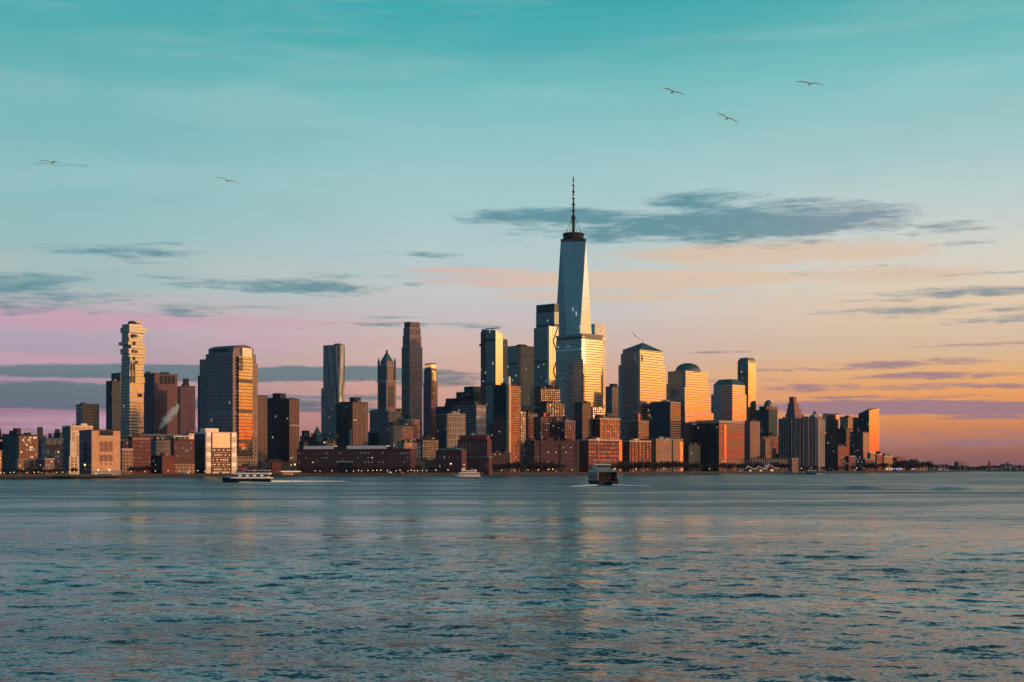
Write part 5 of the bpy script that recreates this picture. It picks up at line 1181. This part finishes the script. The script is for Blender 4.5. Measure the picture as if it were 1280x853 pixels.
# ------------------------------------------------------------------ piers, landing, tents
def pier(name, lab, xa, xb, Da, Db, z1, mat, width=16):
    a, c = at(xa, Da), at(xb, Db); L = (c-a).length; an = math.atan2(c.y-a.y, c.x-a.x); r = empty(name, (a.x, a.y, 0), an); tag(r, lab, 'pier')
    MB().box(0, L, 0, width, z1-.9, z1).build('deck', mat, r); n = max(3, int(L/9))
    for k in range(n): MB().lathe([(.4, -2), (.4, z1-.9)], (k+.5)*L/n, .8, 7).build('pile', 'hull_dark', r)
    MB().box(0, L, .1, .22, z1+.9, z1+1.05).build('rail', 'steel', r)
    return r
pier('shore_pier', 'long low dark pier with a pale rail in front of the left apartment blocks', -60, 98, 1105, 1215, 2.9, 'concrete_dark', 10)
pier('vent_pier', 'dark timber pier at the foot of the orange vent building', 88, 168, 1220, 1300, 2.4, 'bark', 22)
r = pier('ferry_landing', 'floating ferry landing with a long white roof', 350, 386, 1485, 1508, 1.6, 'hull_dark', 14)
MB().box(2, 27, 2, 10, 5.0, 5.9).build('roof', 'cream_paint', r)
for k in range(5):
    for y in (3, 9): MB().bar((4+k*5.2, y, 1.6), (4+k*5.2, y, 5.0), .18, 6).build('post', 'steel', r)
MB().box(6, 18, 3.5, 9, 1.6, 4.0).build('waiting_room', ['tan', 'roof'], r)
MB().box(3, 26, 1.9, 2.0, 4.7, 4.95).build('light_strip', 'pane_warm', r)
for px, lab in ((938, 'white peaked tent nearest the striped office'), (951, 'white peaked tent in the middle of the waterfront row'), (965, 'largest white peaked tent close to the ribbed slab'), (925.5, 'small teal peaked tent among the waterfront trees')):
    D = S(px)+18; p = at(px, D); r = empty('peaked_tent', (p.x, p.y, GZ), R(20)); tag(r, lab, 'tent', 'peaked tents on the waterfront')
    sc = 1.25 if px == 965 else (.6 if px < 930 else 1.0); b = MB(); n = 9; q = 9.0*sc
    prof = [(-1.0, 4.2), (-.62, 9.2), (-.5, 9.0), (-.1, 6.8), (.3, 5.0), (.7, 4.4), (1.0, 4.6)]
    for a, c in zip(prof[:-1], prof[1:]): b.face([(a[0]*q, -3*sc, a[1]*sc), (c[0]*q, -3*sc, c[1]*sc), (c[0]*q, 6*sc, c[1]*sc), (a[0]*q, 6*sc, a[1]*sc)])
    bm_o = b.build('canopy', 'white' if px > 930 else 'bluegrey', r); md = bm_o.modifiers.new('thick', 'SOLIDIFY'); md.thickness = .5
    for x in (-.95, -.55, .9):
        for y in (-2.6, 5.4): MB().bar((x*q, y*sc, 0), (x*q, y*sc, (4.1 if x != -.55 else 8.6)*sc), .16, 6).build('tent_pole', 'steel', r)
    MB().box(-.3*q, .3*q, 0, 4*sc, 0, 3.2*sc).build('booth', 'tan_plain', r)
    MB().box(-.15*q, .15*q, -.12, -.02, .8*sc, 2.4*sc).build('booth_window', 'pane_warm', r)

# ------------------------------------------------------------------ boats
def hull_mesh(L, Bm, z0, z1, sheer=.8, bow=.32, flare=.78):
    b = MB(); st = [(-.5, 1.0), (-.3, 1.0), (.0, 1.0), (.5-bow, .97), (.5-bow*.6, .80), (.5-bow*.3, .50), (.5-bow*.1, .22), (.5, .02)]
    T = [(x*L, y*Bm/2, z1+sheer*max(0, (x+.1))**2*2) for x, y in st]; Bo = [(x*L*(.96 if x > .2 else 1), y*Bm/2*flare, z0) for x, y in st]
    for s_ in (-1, 1):
        for k in range(len(st)-1):
            f_ = [(Bo[k][0], s_*Bo[k][1], Bo[k][2]), (Bo[k+1][0], s_*Bo[k+1][1], Bo[k+1][2]), (T[k+1][0], s_*T[k+1][1], T[k+1][2]), (T[k][0], s_*T[k][1], T[k][2])]
            b.face(f_ if s_ < 0 else f_[::-1])
    for k in range(len(st)-1): b.face([(T[k][0], -T[k][1], T[k][2]), (T[k+1][0], -T[k+1][1], T[k+1][2]), (T[k+1][0], T[k+1][1], T[k+1][2]), (T[k][0], T[k][1], T[k][2])], None, 1)
    b.face([(Bo[0][0], Bo[0][1], z0), (Bo[0][0], -Bo[0][1], z0), (T[0][0], -T[0][1], T[0][2]), (T[0][0], T[0][1], T[0][2])])
    return b
def cabin(L0, L1, w_, z0, z1, rake_f=0.0, rake_b=0.0, tap=.95):
    P = [(L0, -w_/2), (L1, -w_/2), (L1, w_/2), (L0, w_/2)]; T = [(L0+rake_b, -w_/2*tap), (L1-rake_f, -w_/2*tap), (L1-rake_f, w_/2*tap), (L0+rake_b, w_/2*tap)]
    return MB().prism(P, z0, z1, top=T, roof_mi=0, bottom=True)
def boat_root(name, lab, px, D, rz, cat='ferry'):
    p = at(px, D); r = empty(name, (p.x, p.y, 0), rz); return tag(r, lab, cat)
# fast ferry heading left
r = boat_root('passenger_ferry', 'dark hulled passenger ferry with white decks heading past the glowing loft', 308.5, 936, R(177))
hull_mesh(33, 9, -.4, 2.7, 1.1).build('hull', ['hull', 'steel_dark'], r)
hull_mesh(33.1, 9.1, 2.45, 3.1, 1.1, flare=1.0).build('sheer_stripe', ['white', 'white'], r)
cabin(-14.5, 9.5, 8.2, 3.0, 3.6, .3).build('cabin_base', 'white', r)
cabin(-14.3, 9.2, 8.0, 3.6, 5.3, 1.6).build('saloon', 'boatglass', r)
for k in range(9):
    for s_ in (-1, 1): MB().box(-13.2+k*2.4-.14, -13.2+k*2.4+.14, s_*4.02-.06, s_*4.02+.06, 3.6, 5.3).build('window_post', 'bluegrey', r)
for k in range(4): MB().box(-11.8+k*4.8, -10.0+k*4.8, 4.0, 4.06, 3.9, 4.9).build('lit_window', 'pane_warm', r)
cabin(-15.5, 8.4, 8.8, 5.3, 6.2, .7).build('upper_deck', 'white', r)
cabin(-15.2, .8, 8.4, 7.7, 8.1, .2).build('canopy', 'roof_pale', r)
for k in range(6):
    for s_ in (-1, 1): MB().bar((-14.8+k*3, s_*4, 6.2), (-14.8+k*3, s_*4, 7.7), .1, 5).build('canopy_post', 'steel', r)
for s_ in (-1, 1): MB().box(-15, 4, s_*4.2-.04, s_*4.2+.04, 6.9, 7.0).build('rail', 'steel', r)
ph = cabin(2.0, 7.4, 6.2, 6.2, 8.6, 2.2, .2, .86).build('pilot_house', 'bluegrey', r)
cabin(1.9, 6.1, 6.0, 7.2, 8.2, .9, .1, .93).build('pilot_window', 'boatglass', ph, (.35, 0, .05))
MB().bar((2.4, 0, 8.6), (2.0, 0, 12.0), .14, 6, .06).build('mast', 'steel', r)
MB().box(.4, 4.8, -1.4, 1.4, 8.75, 9.7).build('funnel', 'red', r)
# catamaran ferry seen from astern
r = boat_root('stern_ferry', 'grey ferry seen from its open stern with a wheelhouse on top', 752.5, 822, R(90+12))
for s_ in (-1, 1): hull_mesh(27, 4.2, -.3, 1.9, .6).build('hull', ['hull_dark', 'steel_dark'], r, (0, s_*3.9, 0))
MB().box(-13.4, 9, -6.1, 6.1, 1.5, 2.2).build('deck', 'hull_dark', r)
for s_ in (-1, 1):
    MB().box(-13.2, 8, s_*6.0-.14, s_*6.0+.14, 2.2, 3.3).build('bulwark', 'bluegrey', r)
    MB().box(-11.5, 8, s_*5.9-.1, s_*5.9+.1, 5.3, 7.2).build('side_wall', 'bluegrey', r)
    for k in range(6): MB().box(-10.8+3.1*k, -8.9+3.1*k, s_*6.02-.07, s_*6.02+.07, 3.5, 5.2).build('window', 'boatglass', r)
    for k in range(7): MB().box(-11.5+3.1*k, -10.8+3.1*k, s_*5.95-.1, s_*5.95+.1, 3.3, 5.3).build('wall_post', 'bluegrey', r)
MB().box(-8.5, 7.5, -5.7, 5.7, 2.2, 6.9).build('saloon', 'hull_dark', r)
MB().box(-8.62, -8.52, 1.0, 3.0, 2.3, 4.9).build('stern_door', 'boatglass', r); MB().box(-8.62, -8.52, -3.6, -1.2, 3.2, 4.8).build('stern_window', 'brick_shade', r)
cabin(-12.8, 9.2, 12.4, 7.2, 7.6, .4).build('upper_deck', 'bluegrey', r)
for s_ in (-1, 1): MB().bar((-12.6, s_*5.8, 2.2), (-12.6, s_*5.8, 7.2), .16, 6).build('stanchion', 'steel', r)
cabin(-11.5, 8.0, 11.6, 7.6, 8.7, 1.4, 3.4, .72).build('roof', 'bluegrey', r)
MB().box(-12.6, -12.5, -5.9, 5.9, 8.3, 8.42).build('rail', 'steel', r)
for k in range(7): MB().bar((-12.55, -5.8+k*1.93, 7.6), (-12.55, -5.8+k*1.93, 8.4), .06, 5).build('rail_post', 'steel', r)
ph = cabin(-2.5, 5.5, 8.6, 8.7, 9.5, .2, .1).build('wheelhouse', 'bluegrey', r)
cabin(-2.3, 5.3, 8.2, 9.5, 11.2, .2, .2).build('wheelhouse_window', 'boatglass', ph)
for s_ in (-1, 1): MB().box(-2.4, -2.1, s_*4.1-.2, s_*4.1+.2, 9.5, 11.2).build('window_post', 'bluegrey', ph)
cabin(-3.4, 6.4, 9.6, 11.2, 11.7, .3, .3).build('wheelhouse_roof', 'roof_pale', ph)
MB().bar((1.5, 0, 11.7), (1.5, 0, 13.6), .12, 6, .05).build('mast', 'steel', r)
for y in (-4.6, -3.7): MB().lathe([(0, 0), (.2, .15), (.2, .35), (0, .5)], -12.2, y, 8).build('stern_lamp', 'lamp', r, (0, 0, 8.3+(.6 if y < -4 else 0)))
# white cruise boat
r = boat_root('white_tour_boat', 'small white tour boat with three stepped decks before the brick halls', 584, 1368, R(180))
hull_mesh(25, 7, -.3, 2.2, .9).build('hull', ['white', 'roof_pale'], r)
hull_mesh(25.1, 7.1, -.3, .5, .1, flare=.9).build('boot_stripe', ['hull', 'hull'], r)
cabin(-11.5, 9, 6.2, 2.2, 4.4, 1.2).build('main_cabin', 'cream_paint', r)
for k in range(7):
    for s_ in (-1, 1): MB().box(-10.6+k*2.6, -8.8+k*2.6, s_*3.06-.06, s_*3.06+.06, 2.9, 3.8).build('window', 'boatglass', r)
cabin(-12, 7.5, 6.6, 4.4, 4.8, .5).build('upper_deck', 'white', r); cabin(-9, 5, 5.4, 4.8, 6.6, 1.0).build('upper_cabin', 'cream_paint', r)
for k in range(5):
    for s_ in (-1, 1): MB().box(-8+k*2.5, -6.3+k*2.5, s_*2.68-.06, s_*2.68+.06, 5.3, 6.1).build('window', 'boatglass', r)
cabin(-9.6, 5.2, 5.8, 6.6, 6.9, .4).build('roof', 'white', r)
ph = cabin(2.0, 6.0, 3.8, 6.9, 8.9, 1.2, .1).build('pilot_house', 'white', r); cabin(2.2, 5.7, 3.7, 7.6, 8.4, .9, .1).build('pilot_window', 'boatglass', ph, (.12, 0, .02))
MB().bar((3, 0, 8.9), (3, 0, 12.2), .16, 6, .07).build('mast', 'cream_paint', r); MB().lathe([(0, 12), (.35, 12.2), (.35, 12.6), (0, 12.8)], 3, 0, 8).build('mast_lamp', 'lamp', r)
MB().box(-5.5, -3.8, -.9, .9, 6.9, 9.2).build('funnel', 'bluegrey', r)
# little ferry far to the right
r = boat_root('small_dark_ferry', 'little dark ferry with pale window band before the ribbed slab', 1014, 1990, R(176))
hull_mesh(14, 5.5, -.3, 2.4, .6).build('hull', ['hull', 'steel_dark'], r); cabin(-6, 4.5, 5, 2.4, 4.6, .8).build('cabin', 'bluegrey', r)
MB().box(-5.5, 3, -2.6, 2.6, 3.0, 3.9).build('window', 'boatglass', r); cabin(-6.5, 4.2, 5.3, 4.6, 5.0, .3).build('roof', 'white', r)
cabin(0, 3.2, 3.4, 5.0, 6.8, .6).build('pilot_house', 'bluegrey', r); MB().bar((0, 0, 5), (0, 0, 9.2), .14, 6, .06).build('mast', 'steel', r)
MB().lathe([(0, 9), (.3, 9.2), (.3, 9.6), (0, 9.8)], 0, 0, 8).build('mast_lamp', 'lamp', r)
for px, D, L, lab in ((1174.5, 3000, 12, 'tiny cream boat moored below the distant wood'), (1182, 2990, 18, 'longer white boat moored below the distant wood')):
    r = boat_root('moored_boat', lab, px, D, R(184), 'boat'); hull_mesh(L, 5, -.3, 2.0, .6).build('hull', ['white', 'roof_pale'], r)
    cabin(-L*.35, L*.2, 4, 2.0, 4.6 if L > 15 else 6.6, .6).build('cabin', 'cream_paint', r); MB().box(-L*.3, L*.12, -2.05, 2.05, 2.8, 3.7).build('window', 'boatglass', r)
# harbour light tower and row of lights at the tip
D = 3120; p = at(1237, D); r = empty('brick_beacon', (p.x, p.y, 2)); tag(r, 'small orange beacon tower rising over the distant wood', 'tower')
MB().lathe([(3.0, 0), (2.4, 17), (2.8, 17.4), (2.8, 18.2)], 0, 0, 10).build('shaft', 'brick_plain', r); MB().lathe([(2.4, 18.2), (2.2, 20), (0, 23)], 0, 0, 10).build('cap', 'red', r)
p = at(1260, D); r = empty('signal_mast', (p.x, p.y, 2)); tag(r, 'thin mast with a cross arm over the distant wood', 'mast')
MB().bar((0, 0, 0), (0, 0, 21), .5, 6, .3).build('pole', 'steel_dark', r); MB().box(-3, 3, -.3, .3, 17, 17.8).build('cross_arm', 'steel_dark', r)
B('island_hall', 'flat grey hall half sunk in the distant wood', 1193, 1198, 1208, 576.5, 3260, 25, ['stone_grey', 'roof'], cap=None)
for k, px in enumerate((1109, 1112, 1115, 1118, 1121, 1124, 1127, 1141.5)):
    D = S(px)+8; p = at(px, D); r = empty('quay_light', (p.x, p.y, GZ)); tag(r, 'coloured quay light in the short row near the far end of the sea wall', 'light', 'quay lights')
    MB().lathe([(.2, 0), (.12, 3.4)], 0, 0, 6).build('pole', 'steel_dark', r); MB().lathe([(0, 3.3), (.7, 3.6), (.7, 4.3), (0, 4.7)], 0, 0, 8).build('lamp_head', 'lamp' if k < 4 and k % 2 == 0 else 'lamp_blue', r)

# ------------------------------------------------------------------ wakes
def foam(name, lab, a, c, w0, w1, n, seed, lump=.35):
    rng = random.Random(seed); b = MB(); a, c = Vector((*a, 0)), Vector((*c, 0)); d = c-a; nrm = Vector((-d.y, d.x, 0)).normalized()
    for k in range(n):
        t_ = rng.random()**1.5; p = a+d*t_+nrm*rng.uniform(-1, 1)*(w0+(w1-w0)*t_); r_ = rng.uniform(.25, .9)*(1-.6*t_); h = lump*rng.uniform(.4, 1.3)*(1-.7*t_); m_ = 7; th = rng.random()*6
        ring = [p+Vector((math.cos(th+6.283*i/m_)*r_*rng.uniform(.7, 1.5)*1.5, math.sin(th+6.283*i/m_)*r_*rng.uniform(.6, 1.2), .02)) for i in range(m_)]
        top = p+Vector((0, 0, h+.12))
        for i in range(m_): b.face([ring[i], ring[(i+1) % m_], top])
    o = b.build(name, 'foam', weld=False); tag(o, lab, kind='stuff')
def W(px, row_): D = H*F/(row_-HY); p = at(px, D); return (p.x, p.y)
foam('wake_foam', 'white wake foam trailing behind the dark hulled ferry', W(338, 603.0), W(420, 602.0), 1.8, 9, 1000, 1, 1.1)
foam('bow_foam', 'white foam along the waterline of the dark hulled ferry', W(300, 603.6), W(340, 603.6), .8, 1.2, 240, 2, .55)
foam('stern_foam', 'churned foam behind the grey stern ferry', W(742, 606.8), W(716, 608.6), 2.0, 3.4, 190, 3, .4)
foam('stern_trail', 'thin foam trail spreading from the grey stern ferry', W(768, 606.6), W(812, 608.0), 1.4, 3.4, 90, 4, .3)
foam('small_wake', 'short white wake behind the little dark ferry', W(1020, 592.8), W(1031, 592.6), 1.5, 3, 120, 5, .8)

# ------------------------------------------------------------------ gulls
def gull(px, y, D, roll, rz, lab, sc=1.0):
    p = at(px, D, y); r = empty('gull', p); r.rotation_euler = (0, R(roll), R(rz)); r.scale = (sc,)*3; tag(r, lab, 'gull', 'gulls gliding in the sky')
    b = MB(); prof = [(-.27, .005), (-.2, .035), (-.08, .065), (.06, .065), (.15, .045), (.2, .05), (.25, .035), (.30, .006)]; n = 9
    for (y0, r0), (y1, r1) in zip(prof[:-1], prof[1:]):
        for i in range(n):
            a, c = 2*math.pi*i/n, 2*math.pi*(i+1)/n
            b.face([(r0*math.cos(a), y0, r0*math.sin(a)), (r0*math.cos(c), y0, r0*math.sin(c)), (r1*math.cos(c), y1, r1*math.sin(c)), (r1*math.cos(a), y1, r1*math.sin(a))])
    b.build('body', 'gull', r)
    for s_ in (-1, 1):
        g = MB(); st = [(.03, .10, -.08, .02), (.22, .12, -.07, .075), (.42, .09, -.05, .07), (.60, .0, -.08, .03), (.72, -.12, -.14, -.01)]
        for (x0, f0, k0, z0), (x1, f1, k1, z1) in zip(st[:-1], st[1:]):
            A = [(s_*x0, f0, z0), (s_*x1, f1, z1), (s_*x1, k1, z1), (s_*x0, k0, z0)]; T = [(x, y_, z+.014) for x, y_, z in A]
            g.face(A[::-1], None, 1 if x0 > .5 else 0); g.face(T, None, 1 if x0 > .5 else 0); g.face([A[0], A[1], T[1], T[0]]); g.face([A[3], T[3], T[2], A[2]])
        g.build('wing', ['gull', 'gull_dark'], r)
gull(841, 115, 80, 14, 12, 'gull nearest above the tall spire, gliding with wings level')
gull(909, 148, 82, 22, 8, 'lower gull of the pair to the side of the spire, banked steeply')
gull(1012, 105, 76, 10, -10, 'highest gull in the clear teal sky')
gull(284, 226, 88, 15, 10, 'gull gliding above the gabled office tower')
gull(64, 203, 88, 8, -8, 'gull gliding above the stacked floor tower side of the sky')
gull(794, 420, 120, 38, 15, 'small banked gull just over the pyramid roof', .8)
